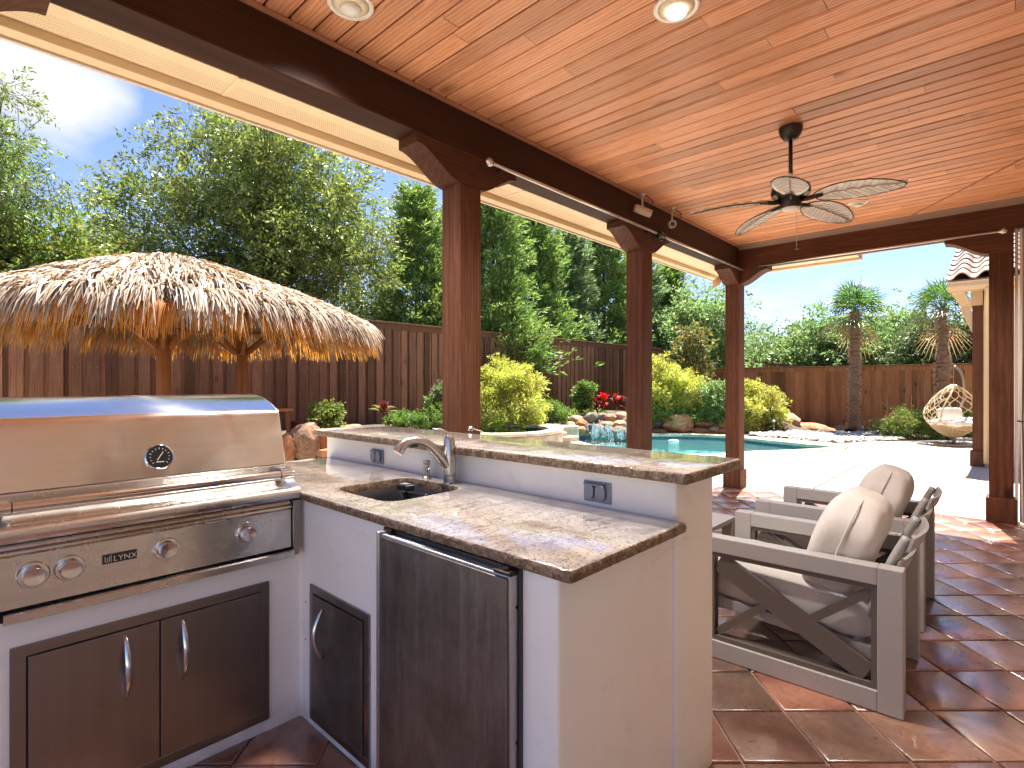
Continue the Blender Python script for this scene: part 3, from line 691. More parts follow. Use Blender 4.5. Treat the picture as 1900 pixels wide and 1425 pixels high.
mb = MB().add([(p[0], p[1], z) for z in (.001, .877) for p in Lr], [(i, (i+1) % nL, (i+1) % nL+nL, i+nL) for i in range(nL)])
mb.add([(p[0], p[1], .877) for p in Lr+so_], [tuple(t) for t in tessellate_polygon([[Vector((*p, 0)) for p in Lr], [Vector((*p, 0)) for p in so_]])])
build(mb, 'stucco_base', M['stucco'], isl, smooth=True, angle=35)
build(MB().prism(rounded([(1.6, .779), (1.887, .779), (1.887, 3.0), (1.6, 3.0)], .014), lambda u, v, s_: (u, v, 1.034 if s_ else .002)), 'raised_wall', M['stucco'], isl, smooth=True, angle=35)
def densify(P, step):
    o = []
    for i in range(len(P)):
        a, b = Vector(P[i]), Vector(P[(i+1) % len(P)]); k = max(1, int((b-a).length/step))
        for j in range(k): o.append(tuple(a.lerp(b, j/k)))
    return o
def slab(name, outer, z0, z1, holes=(), jit=.0016):
    mb = MB(); P = densify(rounded(outer, .014), .012); n = len(P)
    rings = []
    for dz, off, j in ((z0, -.004, .3), (z0+.005, 0, 1), ((z0+z1)/2, .001, 1.2), (z1-.008, 0, 1), (z1-.003, -.003, .3), (z1, -.009, .0)):
        Q = offset_poly(P, off)
        rings.append([(q[0]+random.gauss(0, jit)*j, q[1]+random.gauss(0, jit)*j, dz+random.gauss(0, jit*.5)*j) for q in Q])
    for r_ in rings: mb.v += r_
    for k in range(len(rings)-1):
        for i in range(n): mb.f.append((k*n+i, k*n+(i+1) % n, (k+1)*n+(i+1) % n, (k+1)*n+i)); mb.mi.append(1 if k < 3 else (1 if k == 3 else 0))
    o_ = len(mb.v); top = [Vector(p) for p in rings[-1]]; hl = []
    for h in holes:
        ht = [(p[0], p[1], z1) for p in h]; mb.v += ht; mb.v += [(p[0], p[1], z1-.006) for p in offset_poly(h, -.003)]+[(p[0], p[1], z0) for p in offset_poly(h, -.003)]; m = len(h)
        for k in range(2):
            for i in range(m): mb.f.append((o_+k*m+i, o_+k*m+(i+1) % m, o_+(k+1)*m+(i+1) % m, o_+(k+1)*m+i)); mb.mi.append(1)
        hl.append([Vector(p) for p in ht])
    idx = list(range((len(rings)-1)*n, len(rings)*n))+list(range(o_, o_+(len(holes[0]) if holes else 0)))
    for t in tessellate_polygon([top]+hl): mb.f.append(tuple(idx[i] for i in t)); mb.mi.append(0)
    for t in tessellate_polygon([[Vector(p) for p in rings[0]]]+hl): mb.f.append(tuple((list(range(n))+[o_+2*len(holes[0])+i for i in range(len(holes[0]))] if holes else list(range(n)))[i] for i in t)); mb.mi.append(1)
    return build(mb, name, [M['granite'], M['granite_edge']], isl, smooth=True, angle=40)
hx0, hx1, hy0, hy1 = 1.118, 1.492, 1.648, 2.052
hole = rounded([(hx0, hy0), (hx1, hy0), (hx1, hy1), (hx0, hy1)], .085, 7)
slab('countertop', [(.995, .742), (1.598, .742), (1.598, 2.96), (-.42, 2.96), (-.42, 2.86), (.995, 2.86)], .879, .911, [hole])
slab('bar_top', [(1.546, .718), (1.992, .718), (1.992, 3.06), (1.546, 3.06)], 1.035, 1.071)
# sink bowl
mb = MB(); n = len(hole); rings = [(hole, .888), (offset_poly(hole, -.006), .84), (offset_poly(hole, -.012), .74), (offset_poly(hole, -.05), .715)]
hole_o = offset_poly(hole, .02); rings = [(hole_o, .8785)]+[(offset_poly(hole, .004), .8785)]+rings[1:]
for P, z in rings: mb.v += [(p[0], p[1], z) for p in P]
for k in range(len(rings)-1):
    for i in range(n): mb.f.append((k*n+i, k*n+(i+1) % n, (k+1)*n+(i+1) % n, (k+1)*n+i)); mb.mi.append(0)
mb.f.append(tuple((len(rings)-1)*n+i for i in range(n))); mb.mi.append(0)
sk = build(mb, 'sink_bowl', metal('dull_sink_steel', (.30, .29, .27), .3, 1), isl, smooth=True, angle=50, recalc=False)
build(MB().lathe([(.045, .001), (.04, .004), (.015, .003), (0, .001)], (1.3, 1.85, .716), 20), 'drain', M['nickel'], sk, org=isl.location, smooth=True)
# double access door below the grill
y = CYF
fr = build(MB().box(.150, .885, y-.008, y+.004, .548, .580).box(.150, .885, y-.008, y+.004, .048, .082).box(.150, .186, y-.0081, y+.004, .082, .548).box(.853, .885, y-.0081, y+.004, .082, .548), 'access_door_frame', M['steelZ'], isl, bevel=.0015, label='wide double access door frame under the grill')
build(MB().box(.186, .853, y-.003, y+.001, .082, .548), 'door_gap', M['darkgap'], fr, org=isl.location)
build(MB().box(.1895, .5185, y-.014, y-.001, .0855, .545), 'door_panel', M['steelZ'], fr, org=isl.location, bevel=.0015)
build(MB().box(.5225, .8495, y-.014, y-.001, .0855, .545), 'door_panel', M['steelZ'], fr, org=isl.location, bevel=.0015)
def arc_handle(c, out_, hh, mat, parent, r=.0075):
    pts = []; rs = []
    for i in range(17):
        t = i/16; a = math.sin(math.pi*t); pts.append((c[0]+out_[0]*a*.035, c[1]+out_[1]*a*.035, c[2]-hh/2+hh*t)); rs.append(.003+r*a**.6)
    return build(MB().tube(pts, rs, 12), 'door_handle', mat, parent, org=isl.location, smooth=True)
arc_handle((.425, y-.0145, .425), (0, -1), .205, M['chrome'], fr); arc_handle((.588, y-.0145, .425), (0, -1), .205, M['chrome'], fr)
# single access door on the sink side
x = CX
f2 = build(MB().box(x-.008, x+.004, 1.600, 2.022, .527, .556).box(x-.008, x+.004, 1.600, 2.022, .030, .060).box(x-.0081, x+.004, 1.600, 1.630, .060, .527).box(x-.0081, x+.004, 1.994, 2.022, .060, .527), 'access_door_frame', M['steelZ'], isl, bevel=.0015, label='narrow single access door frame beside the fridge')
build(MB().box(x-.003, x+.001, 1.630, 1.994, .060, .527), 'door_gap', M['darkgap'], f2, org=isl.location)
build(MB().box(x-.013, x-.001, 1.634, 1.990, .064, .523), 'door_panel', M['fridge'], f2, org=isl.location, bevel=.002)
arc_handle((x-.0135, 1.905, .40), (-1, 0), .19, M['chrome'], f2, .006)
# outlets on the splash wall
def outlet(y0, y1, lab):
    x = 1.6; o = build(MB().box(x-.006, x, y0, y1, .923, .996), 'outlet_plate', M['outlet'], isl, bevel=.002, label=lab)
    cy_, hw2 = (y0+y1)/2+.006, (y1-y0)*.5
    for s_ in (-1, 1):
        c = cy_+s_*hw2*.42; oc = [(c-.020, .945), (c-.010, .933), (c+.010, .933), (c+.020, .945), (c+.020, .975), (c+.010, .985), (c-.010, .985), (c-.020, .975)]
        fl_ = build(MB().prism(oc, lambda u, v, s2: (x-.006-.011*s2, u, v)), 'outlet_cover', M['outlet'], o, org=isl.location, bevel=.002)
    build(MB().tube([(x-.017, cy_-hw2*.75, .986), (x-.017, cy_+hw2*.75, .986)], .004, 8), 'outlet_hinge', M['outlet'], o, org=isl.location)
outlet(1.017, 1.130, 'grey double outlet near the bar end'); outlet(2.395, 2.508, 'grey double outlet left of the faucet')
# base screws / holes on the stucco
for (yy, zz) in ((2.07, .32), (2.068, .47)): build(MB().lathe([(.003, 0), (.003, .002), (0, .0025)], (CX, yy, zz), 8, (-1, 0, 0)), 'screw_head', M['darkgap'], isl)
# ---- mini fridge
fg = thing('mini_fridge', (.99, 1.2, .0), 'undercounter fridge with stained dark steel door and grey metal edge', 'fridge')
build(MB().box(.974, 1.013, .912, 1.474, .05, .862), 'fridge_door', M['zinc'], fg, bevel=.003)
build(MB().box(.9655, .9735, .918, 1.466, .056, .856), 'door_skin', M['fridge'], fg, bevel=.002)
build(MB().box(.966, 1.0135, 1.4755, 1.492, .04, .868), 'side_trim', M['zinc'], fg, bevel=.002)
build(MB().box(1.0, 1.014, .905, 1.50, .0, .875), 'fridge_case', M['black'], fg)
hg = build(MB().box(.968, 1.012, .912, .965, .8635, .8725), 'hinge', M['bronze'], fg, bevel=.002)
build(MB().lathe([(.009, 0), (.009, .006), (0, .006)], (.985, .935, .8725), 12), 'hinge_pin', M['bronze'], fg)
build(MB().box(.985, 1.012, 1.44, 1.455, .8635, .876), 'latch', M['bronze'], fg)
for z in (.78, .44): build(MB().lathe([(.0045, 0), (.0045, .0015), (0, .002)], (.998, .912, z), 10, (0, -1, 0)), 'screw', M['darkgap'], fg)
# ---- faucet, soap dispenser, gadget
fa = thing('sink_faucet', (1.535, 1.80, .911), 'brushed nickel pull out kitchen faucet with lever raised behind the sink', 'faucet')
fx, fy = 1.535, 1.80
build(MB().lathe([(.0285, 0), (.0285, .028), (.026, .030), (.0262, .034), (.030, .038), (.0295, .10), (.0245, .165), (.0235, .168), (.0235, .190), (.016, .202), (0, .205)], (fx, fy, .911), 32), 'faucet_body', M['nickel'], fa, smooth=True, angle=40)
pts = []; rs = []
B0 = [(1.535, .975), (1.505, 1.005), (1.470, 1.045), (1.42, 1.088), (1.36, 1.108), (1.315, 1.100), (1.288, 1.075)]
for i, (xx, zz) in enumerate(B0): pts.append((xx, fy+.02*i/6, zz)); rs.append((.024, .0235, .021, .019, .0185, .0195, .0215)[i])
def cr_path(P, n=5):
    P = [Vector(p) for p in P]; o = []
    for i in range(len(P)-1):
        a, b, c, d = P[max(0, i-1)], P[i], P[i+1], P[min(len(P)-1, i+2)]
        for j in range(n):
            t = j/n; o.append(.5*((2*b)+(-a+c)*t+(2*a-5*b+4*c-d)*t*t+(-a+3*b-3*c+d)*t**3))
    return o+[P[-1]]
def interp(r, n=5): return [r[i]+(r[i+1]-r[i])*j/n for i in range(len(r)-1) for j in range(n)]+[r[-1]]
build(MB().tube(cr_path(pts), interp(rs), 16), 'spout', M['nickel'], fa, smooth=True, angle=60)
build(MB().tube([(1.290, fy+.02, 1.078), (1.279, fy+.021, 1.062)], [.0222, .0225], 16), 'spray_head', M['chrome'], fa, smooth=True, angle=40)
build(MB().tube([(1.375, fy+.016, 1.088), (1.34, fy+.018, 1.086)], .010, 8), 'spray_button', M['black'], fa, smooth=True)
build(MB().tube(cr_path([(1.535, 1.80, 1.112), (1.520, 1.805, 1.128), (1.492, 1.81, 1.142), (1.455, 1.815, 1.146)]), interp([.0165, .0105, .0075, .0075]), 12, flat=.8), 'lever', M['nickel'], fa, smooth=True)
so = thing('soap_dispenser', (1.538, 1.965, .911), 'small nickel soap pump beside the kitchen faucet', 'soap dispenser')
build(MB().lathe([(.021, 0), (.021, .004), (.0155, .008), (.0155, .030), (.013, .032), (.013, .056), (.0165, .060), (.0175, .066), (.0175, .080), (0, .083)], (1.538, 1.965, .911), 24), 'pump_body', M['nickel'], so, smooth=True, angle=40)
build(MB().tube([(1.538, 1.965, .957), (1.528, 1.935, .956), (1.520, 1.922, .951)], .0045, 8), 'pump_nozzle', M['nickel'], so, smooth=True)
ga = thing('hose_timer', (1.31, 1.83, .72), 'black plastic gadget with a short hose standing in the steel sink', 'gadget')
gx, gy = 1.312, 1.815
build(MB().box(gx-.022, gx+.026, gy-.034, gy+.030, .905, .932), 'head', M['black'], ga, bevel=.007, seg=3)
build(MB().tube([(gx, gy, .72), (gx, gy, .907)], [.022, .013], 12), 'stem', M['black'], ga, smooth=True)
build(MB().tube([(gx+.0, gy, .885), (gx+.05, gy-.055, .882), (gx+.062, gy-.068, .880)], [.011, .012, .014], 12), 'side_arm', M['black'], ga, smooth=True)
build(MB().box(gx-.014, gx+.016, gy-.024, gy+.020, .9325, .934), 'face_label', plain('grey_label', (.28, .29, .30), .3), ga)
build(MB().tube(cr_path([(gx-.01, gy+.005, .86), (gx-.05, gy+.02, .80), (gx-.10, gy+.03, .735)]), .009, 10), 'hose', plain('grey_hose', (.30, .32, .34), .35), ga, smooth=True)
# ---- built in grill
gr = thing('built_in_grill', (.545, 2.4, .66), 'large stainless steel built in gas grill with closed hood and four knobs', 'grill')
X0, X1 = .118, .972
prof = [(2.160, 1.020), (2.178, 1.075), (2.202, 1.150), (2.221, 1.210), (2.226, 1.224), (2.234, 1.233), (2.246, 1.239), (2.30, 1.260), (2.37, 1.280), (2.45, 1.292), (2.53, 1.295), (2.62, 1.288), (2.70, 1.262), (2.76, 1.21), (2.795, 1.13), (2.81, 1.02)]
mb = MB(); n = len(prof); cols = 24
for i in range(cols+1):
    xx = X0+(X1-X0)*i/cols
    for a, b in prof:
        wob = .0012*mnoise.noise(Vector((xx*7, a*9, b*9)))
        mb.v.append((xx, a+wob, b))
for i in range(cols):
    for j in range(n-1): mb.f.append((i*n+j, i*n+j+1, (i+1)*n+j+1, (i+1)*n+j)); mb.mi.append(0)
mb.f += [tuple(range(n)), tuple(cols*n+j for j in range(n))]; mb.mi += [0, 0]
lid = build(mb, 'lid', M['hood'], gr, smooth=True, angle=30)
for xx in (X0-.004, X1-.002):
    P = [(a, b) for a, b in prof]; build(MB().prism(P, lambda u, v, s_: (xx+.006*s_, u-.0 if u < 2.4 else u, v)), 'lid_end_plate', M['steelX'], lid, org=gr.location)
build(MB().box(X0, X1, 2.142, 2.82, .966, 1.018), 'lid_rim', M['steelX'], lid, org=gr.location, bevel=.003)
hb = build(MB().tube([(X0-.01, 2.085, .988), (X1-.002, 2.085, .988)], .0145, 20), 'lid_handle', M['chrome'], gr, smooth=True, angle=40)
for xx in (X0+.035, X1-.052):
    build(MB().lathe([(.0152, -.0015), (.0152, .0015)], (xx, 2.085, .988), 20, (1, 0, 0)), 'handle_collar', M['darkgap'], hb, org=gr.location)
for xx in (X0-.005, X1-.047): build(MB().box(xx, xx+.038, 2.085, 2.15, .978, 1.012), 'handle_bracket', M['chrome'], hb, org=gr.location, bevel=.004)
X0, X1 = .098, .990
build(MB().box(X0+.01, X1-.01, 2.13, 2.83, .90, .964), 'firebox', M['steelX'], gr)
nose = [(2.13, .958), (2.085, .940), (2.068, .932), (2.060, .922), (2.058, .910), (2.062, .898), (2.072, .888), (2.13, .884)]
build(MB().prism(nose, lambda u, v, s_: (X1 if s_ else X0, u, v)), 'front_rail', M['steelX'], gr, smooth=True, angle=35)
pan = [(2.12, .882), (2.092, .880), (2.086, .868), (2.076, .862), (2.074, .856), (2.082, .851), (2.086, .846), (2.082, .700), (2.12, .698)]
build(MB().prism(pan, lambda u, v, s_: (X1-.028 if s_ else X0+.02, u, v)), 'control_panel', M['steelX'], gr, smooth=True, angle=25)
build(MB().box(X1-.024, X1, 2.070, 2.13, .668, .883), 'end_stile', M['steelZ'], gr, bevel=.002)
build(MB().box(X0, X0+.018, 2.070, 2.13, .668, .883), 'end_stile', M['steelZ'], gr, bevel=.002)
build(MB().box(X0+.02, X1-.028, 2.10, 2.125, .66, .705), 'drip_gap', M['darkgap'], gr)
build(MB().prism([(2.12, .690), (2.062, .692), (2.056, .688), (2.056, .667), (2.062, .663), (2.12, .663)], lambda u, v, s_: (X1-.026 if s_ else X0+.036, u, v)), 'drip_tray_trim', M['steelX'], gr)
kproto = None
for xx in (.199, .282, .535, .793):
    k = build(MB().lathe([(.030, 0), (.036, .001), (.0375, .005), (.0345, .010), (.031, .010), (.0305, .004), (0, .004)], (xx, 2.0835, .787), 40, (0, -1, 0)), 'knob_bezel', M['chrome'], gr, smooth=True, angle=35)
    build(MB().lathe([(.027, .004), (.0275, .022), (.0262, .030), (.0245, .032), (.006, .029), (0, .0285)], (xx, 2.0835, .787), 40, (0, -1, 0)), 'knob', M['knob'], k, org=gr.location, smooth=True, angle=35)
npl = build(MB().box(.361, .452, 2.0795, 2.084, .7755, .8045), 'nameplate', M['black'], gr, bevel=.0015)
def text(body, loc, size, mat, parent, rot=(R(90), 0, 0), name='lettering', ext=.0006, sx=1.0):
    cu = bpy.data.curves.new(name, 'FONT'); cu.body = body; cu.size = size; cu.extrude = ext; cu.materials.append(mat)
    t = bpy.data.objects.new('t', cu); C.objects.link(t); bpy.context.view_layer.update()
    me = bpy.data.meshes.new_from_object(t.evaluated_get(bpy.context.evaluated_depsgraph_get())); bpy.data.objects.remove(t); me.name = name
    o = put(name, me, parent, loc, rot); o.scale = (sx, 1, 1); return o
text('LYNX', (.3885, 2.079, .7810), .0240, M['chrome'], npl, sx=1.02)
build(MB().box(.3665, .3685, 2.0785, 2.0795, .781, .799).box(.3665, .380, 2.0785, 2.0795, .781, .7828).box(.378, .380, 2.0785, 2.0795, .781, .799).box(.3715, .376, 2.0785, 2.0795, .7855, .7875).box(.3715, .3735, 2.0785, 2.0795, .7855, .7945).box(.3715, .376, 2.0785, 2.0795, .7925, .7945).box(.3825, .3838, 2.0785, 2.0795, .779, .801), 'emblem', M['chrome'], npl, org=gr.location)
# thermometer on the hood (leans with the hood)
gn = Vector((0, -1, .30)).normalized(); gc = Vector((.538, 2.181, 1.085))
gd = build(MB().lathe([(.040, 0), (.043, .002), (.044, .006), (.041, .009), (.038, .007)], gc, 40, gn), 'gauge_rim', M['chrome'], gr, smooth=True, angle=40)
build(MB().lathe([(.0395, .004), (.0395, .0088), (0, .0088)], gc, 40, gn), 'gauge_face', M['gaugeface'], gd, org=gr.location)
mb = MB(); ux = Vector((1, 0, 0)); uz = gn.cross(ux)*-1; uz = uz if uz.z > 0 else -uz
for i in range(13):
    a = R(225-i*22.5); d = ux*math.cos(a)+uz*math.sin(a); b0 = gc+gn*.0092; mb.bar(b0+d*.026, b0+d*(.033 if i % 3 == 0 else .031), .0016, .0006, gn)
a = R(55); d = ux*math.cos(a)+uz*math.sin(a); mb.bar(gc+gn*.0096-d*.015, gc+gn*.0096+d*.020, .0022, .0008, gn); mb.bar(gc+gn*.0092+uz*-.018-ux*.012, gc+gn*.0092+uz*-.018+ux*.012, .003, .0006, gn)
build(mb, 'gauge_markings', M['white'], gd, org=gr.location)
# ================================================================== GARDEN: beds, rocks, spa, waterfall
def inpoly(P, x, y):
    c = False
    for i in range(len(P)):
        (x1, y1), (x2, y2) = P[i-1], P[i]
        if (y1 > y) != (y2 > y) and x < (x2-x1)*(y-y1)/(y2-y1)+x1: c = not c
    return c
def sst(a, b, t): t = min(1, max(0, (t-a)/(b-a))); return t*t*(3-2*t)
YF = [(1.5, 4.8), (4.4, 5.75), (7, 7.6), (8, 9.35), (10.6, 9.4), (11.4, 9.0), (14.2, 7.8), (15.2, 6.0), (16.2, 4.2), (30, 4.0)]
def bedh(x, y):
    for (a, fa_), (b, fb) in zip(YF, YF[1:]):
        if a <= x <= b: f = fa_+(fb-fa_)*(x-a)/(b-a); break
    else: f = 4.8
    h = .52*sst(f, f+.55, y)*(1-.35*sst(14, 16.5, x))
    if x > 14: h *= sst(3.4, 5.6, y)
    return h+.02*mnoise.noise(Vector((x*1.5, y*1.5, 0)))
st = .25; mb = MB(); idx = {}
def bv(i, j):
    if (i, j) not in idx:
        x, y = i*st, j*st; idx[(i, j)] = len(mb.v); mb.v.append((x, y, bedh(x, y) if inpoly(bed_poly, x, y) else -.03))
    return idx[(i, j)]
for i in range(6, 80):
    for j in range(-28, 41):
        if inpoly(bed_poly, (i+.5)*st, (j+.5)*st): mb.f.append((bv(i, j), bv(i+1, j), bv(i+1, j+1), bv(i, j+1))); mb.mi.append(0)
o = build(mb, 'garden_bed', M['soil'], None, org=(0, 0, 0), smooth=True); struct(o)
def rock_mesh(seed, mat, sub=3, flat=.0):
    b = bmesh.new(); bmesh.ops.create_icosphere(b, subdivisions=sub, radius=1)
    off = Vector((seed*3.1, seed*1.7, seed*.9))
    for v in b.verts:
        p = v.co.copy(); d = 1+.34*mnoise.noise(p*1.1+off)+.17*mnoise.noise(p*2.7+off)+.07*mnoise.noise(p*6+off)
        q = p*d
        # facet it: pull towards a few planes
        for k in range(5):
            nn = Vector((math.sin(seed*7+k*2.4), math.cos(seed*3+k*1.9), math.sin(seed+k*4.1)*.8)).normalized(); e = q.dot(nn)-.78
            if e > 0: q -= nn*e*.85
        v.co = q
    me = bpy.data.meshes.new('rock'); b.to_mesh(me); b.free(); me.materials.append(mat)
    me.polygons.foreach_set('use_smooth', [True]*len(me.polygons))
    try: me.set_sharp_from_angle(angle=R(38))
    except Exception: pass
    return me
RM = {}
def rock_at(px, py, wpx, hpx, d, mat, label, group=None, name='rock', depth=.85, z=None):
    k = (mat, random.randrange(6))
    if k not in RM: RM[k] = rock_mesh(len(RM)*1.37+1, M[mat])
    x, y = PD(px, d); zc = ZD(py, d); w_ = wpx*d/2000; h_ = hpx*d/2000
    o = put(name, RM[k], None, (x, y, zc), (random.uniform(-.12, .12), random.uniform(-.12, .12), -(math.pi/2-AX)+random.uniform(-.25, .25)))
    o.scale = (w_*1.13, w_*depth, h_*1.18); tag(o, label, 'rock', group); return o
FALL = 'stones of the waterfall'
for px, py, w_, h_, d, mt, lb in [
    (1068, 778, 31, 12, 14.0, 'rock', 'flat tan stone at the upper left of the waterfall'), (1097, 774, 26, 15, 13.9, 'rockW', 'dark rounded boulder at the crest of the waterfall'),
    (1117, 773, 22, 12, 14.1, 'rockW', 'grey stone just right of the waterfall crest boulder'), (1134, 777, 20, 15, 14.0, 'rock', 'leaning tan stone right of the waterfall crest'),
    (1152, 776, 34, 20, 14.2, 'rock', 'large tan boulder beside the middle post above the waterfall'), (1054, 788, 28, 11, 13.8, 'rock', 'low pale stone at the left foot of the waterfall'),
    (1080, 787, 20, 15, 13.7, 'rockR', 'reddish stone left of the falling water'), (1077, 798, 24, 13, 13.5, 'rockR', 'rusty stone at the left waterline of the waterfall'),
    (1127, 787, 24, 10, 13.7, 'rockR', 'flat rusty stone behind the falling water'), (1152, 790, 28, 17, 13.8, 'rock', 'tilted stone under the large tan boulder at the waterfall'),
    (1148, 796, 21, 10, 13.5, 'rockR', 'orange flat stone right of the falling water'), (1110, 797, 28, 18, 13.45, 'rockW', 'wet ledge stone in the middle of the falling water'),
    (1130, 801, 22, 19, 13.35, 'rockW', 'wet stone under the right half of the falling water'), (1153, 806, 26, 20, 13.3, 'rockW', 'wet boulder at the waterline right of the falling water'),
    (1093, 794, 18, 14, 13.5, 'rockW', 'wet stone left of the middle ledge of the waterfall'), (1110, 786, 64, 24, 14.25, 'rockW', 'broad dark backing stone behind the waterfall'),
    (1050, 803, 26, 14, 13.2, 'rock', 'pale stone between the spa and the waterfall'), (1172, 790, 30, 34, 13.9, 'rockW', 'tall dark stone behind the middle post at the waterfall')]:
    rock_at(px, py, w_, h_, d, mt, lb, FALL)
ROW = 'rocks along the far pool edge'
for px, py, w_, h_, d, mt, lb in [
    (1222, 787, 26, 18, 15.2, 'rockW', 'grey rock right of the middle post behind the pool'), (1260, 786, 56, 33, 14.9, 'rockR', 'large orange pointed boulder behind the pool'),
    (1304, 786, 44, 17, 15.0, 'rockR', 'long reddish rock right of the orange boulder'), (1338, 787, 34, 16, 15.0, 'rockR', 'flat pinkish rock just left of the corner post'),
    (1302, 799, 36, 9, 14.7, 'rockR', 'low rusty slab under the long reddish rock'), (1325, 797, 19, 11, 14.6, 'rock', 'small pale rock on the low rusty slab'),
    (1341, 800, 18, 9, 14.6, 'rockR', 'small rusty rock at the foot of the corner post'), (1224, 801, 26, 9, 14.7, 'rockR', 'small reddish rocks at the pool edge right of the middle post'),
    (1403, 794, 48, 26, 15.2, 'rockR', 'sloping tan boulder right of the corner post'), (1440, 797, 46, 18, 15.5, 'rockR', 'knobbly orange rock behind the pebbles'),
    (1464, 786, 40, 30, 15.8, 'rock', 'tall tan boulder against the back fence'), (1511, 798, 72, 21, 15.9, 'rockR', 'long flat topped brown rock in front of the back fence'),
    (1559, 801, 32, 19, 15.9, 'rock', 'pale rounded rock left of the palm trunk'), (1450, 773, 28, 9, 16.0, 'rock', 'thin flat rock on top behind the tall tan boulder'),
    (1410, 803, 26, 8, 14.8, 'rock', 'low tan rock at the edge of the pebbles'), (1565, 809, 12, 7, 15.3, 'rockR', 'small dark rock beside the palm trunk')]:
    rock_at(px, py, w_, h_, d, mt, lb, ROW)
PLN = 'boulders of the raised planter'
for px, py, w_, h_, d, mt, lb in [
    (568, 822, 56, 60, 5.25, 'rock', 'big pitted tan boulder behind the grill hood'), (531, 830, 34, 48, 5.15, 'rockR', 'reddish boulder half hidden by the grill hood'),
    (612, 815, 24, 28, 5.3, 'rockR', 'small rusty boulder behind the bar top end'), (470, 835, 70, 60, 5.25, 'rock', 'tan boulder hidden behind the grill hood'),
    (650, 812, 60, 40, 5.6, 'rock', 'tan boulder behind the bar top'), (720, 815, 70, 40, 5.9, 'rockR', 'rust boulder behind the bar top')]:
    rock_at(px, py, w_, h_, d, mt, lb, PLN)
x, y = PD(598, 5.1); tag(build(MB().box(x-.018, x+.018, y-.018, y+.018, .3, ZD(795, 5.1)), 'wooden_stake', M['pole']), 'thin wooden stake between two planter boulders', 'stake')
x, y = PD(611, 5.1)
tk = thing('brick_edging', (x, y, 0), 'short stack of orange bricks under the end of the bar top', 'bricks')
for k in range(6): build(MB().box(x-.10, x+.10, y-.05, y+.05, .30+k*.072, .365+k*.072), 'brick', plain('orange_brick', (.40, .16, .07), .8, 0, .3, 30), tk, bevel=.004)
# pebbles
pebpoly = [G(1384, 808), G(1450, 812.8), G(1530, 820), G(1560, 822.5), G(1619, 818), G(1668, 818), G(1690, 812), G(1660, 803), G(1560, 804), G(1500, 803), G(1440, 803)]
b = bmesh.new(); bmesh.ops.create_icosphere(b, subdivisions=2, radius=1); pv = np.array([v.co for v in b.verts]); pf = np.array([[v.index for v in f.verts] for f in b.faces]); b.free()
Vs = []; Fs = []; cnt = 0
bx = [p[0] for p in pebpoly]; by = [p[1] for p in pebpoly]
def pebble(x, y, z, r):
    global cnt
    a = random.uniform(0, 6.28); sc = np.array([r*random.uniform(1, 1.6), r*random.uniform(.7, 1.1), r*random.uniform(.45, .75)]); p = pv*sc
    Vs.append(np.c_[p[:, 0]*math.cos(a)-p[:, 1]*math.sin(a)+x, p[:, 0]*math.sin(a)+p[:, 1]*math.cos(a)+y, p[:, 2]+z]); Fs.append(pf+cnt*len(pv)); cnt += 1
while cnt < 1500:
    x, y = random.uniform(min(bx), max(bx)), random.uniform(min(by), max(by))
    if inpoly(pebpoly, x, y): pebble(x, y, bedh(x, y)*.6+random.uniform(.0, .05), random.uniform(.035, .075))
for k in range(500):
    px = random.uniform(1770, 1900); x, y = G(px, random.uniform(817, 824)); pebble(x+random.uniform(0, .5), y, .02, random.uniform(.04, .085))
pm = rawmesh('river_pebbles', np.concatenate(Vs), np.concatenate(Fs), M['pebble'], (15, 3, 0)); pm.polygons.foreach_set('use_smooth', [True]*len(pm.polygons))
s = NM('mixed_river_pebbles'); g2 = s.n('ShaderNodeNewGeometry'); nn = s.noise(s.coords((1, 1, 1), False), 14, 4)
s.fin(s.mix(s.mr(nn, 0, .5), s.ramp(g2.outputs['Random Per Island'], [(0, (.12, .10, .09)), (.4, (.42, .38, .33)), (1, (.74, .70, .64))]), (.3, .26, .22)), .75); pm.materials[0] = s.m
o = put('river_pebbles', pm, None, (15, 3, 0)); tag(o, 'bed of pale river pebbles between the pool edge and the palm', 'pebbles', kind='stuff')
# spa
SX, SY = PD(918, 11.85)
spa = thing('raised_spa', (SX, SY, 0), 'round raised spa with blue waterline tiles and cream stone rim', 'spa')
circ = [(SX+1.22*math.cos(2*math.pi*i/40), SY+1.22*math.sin(2*math.pi*i/40)) for i in range(40)]
co_ = offset_poly(circ, .27)
wall('spa_wall', co_, co_, -.02, .30, M['coping'], spa)
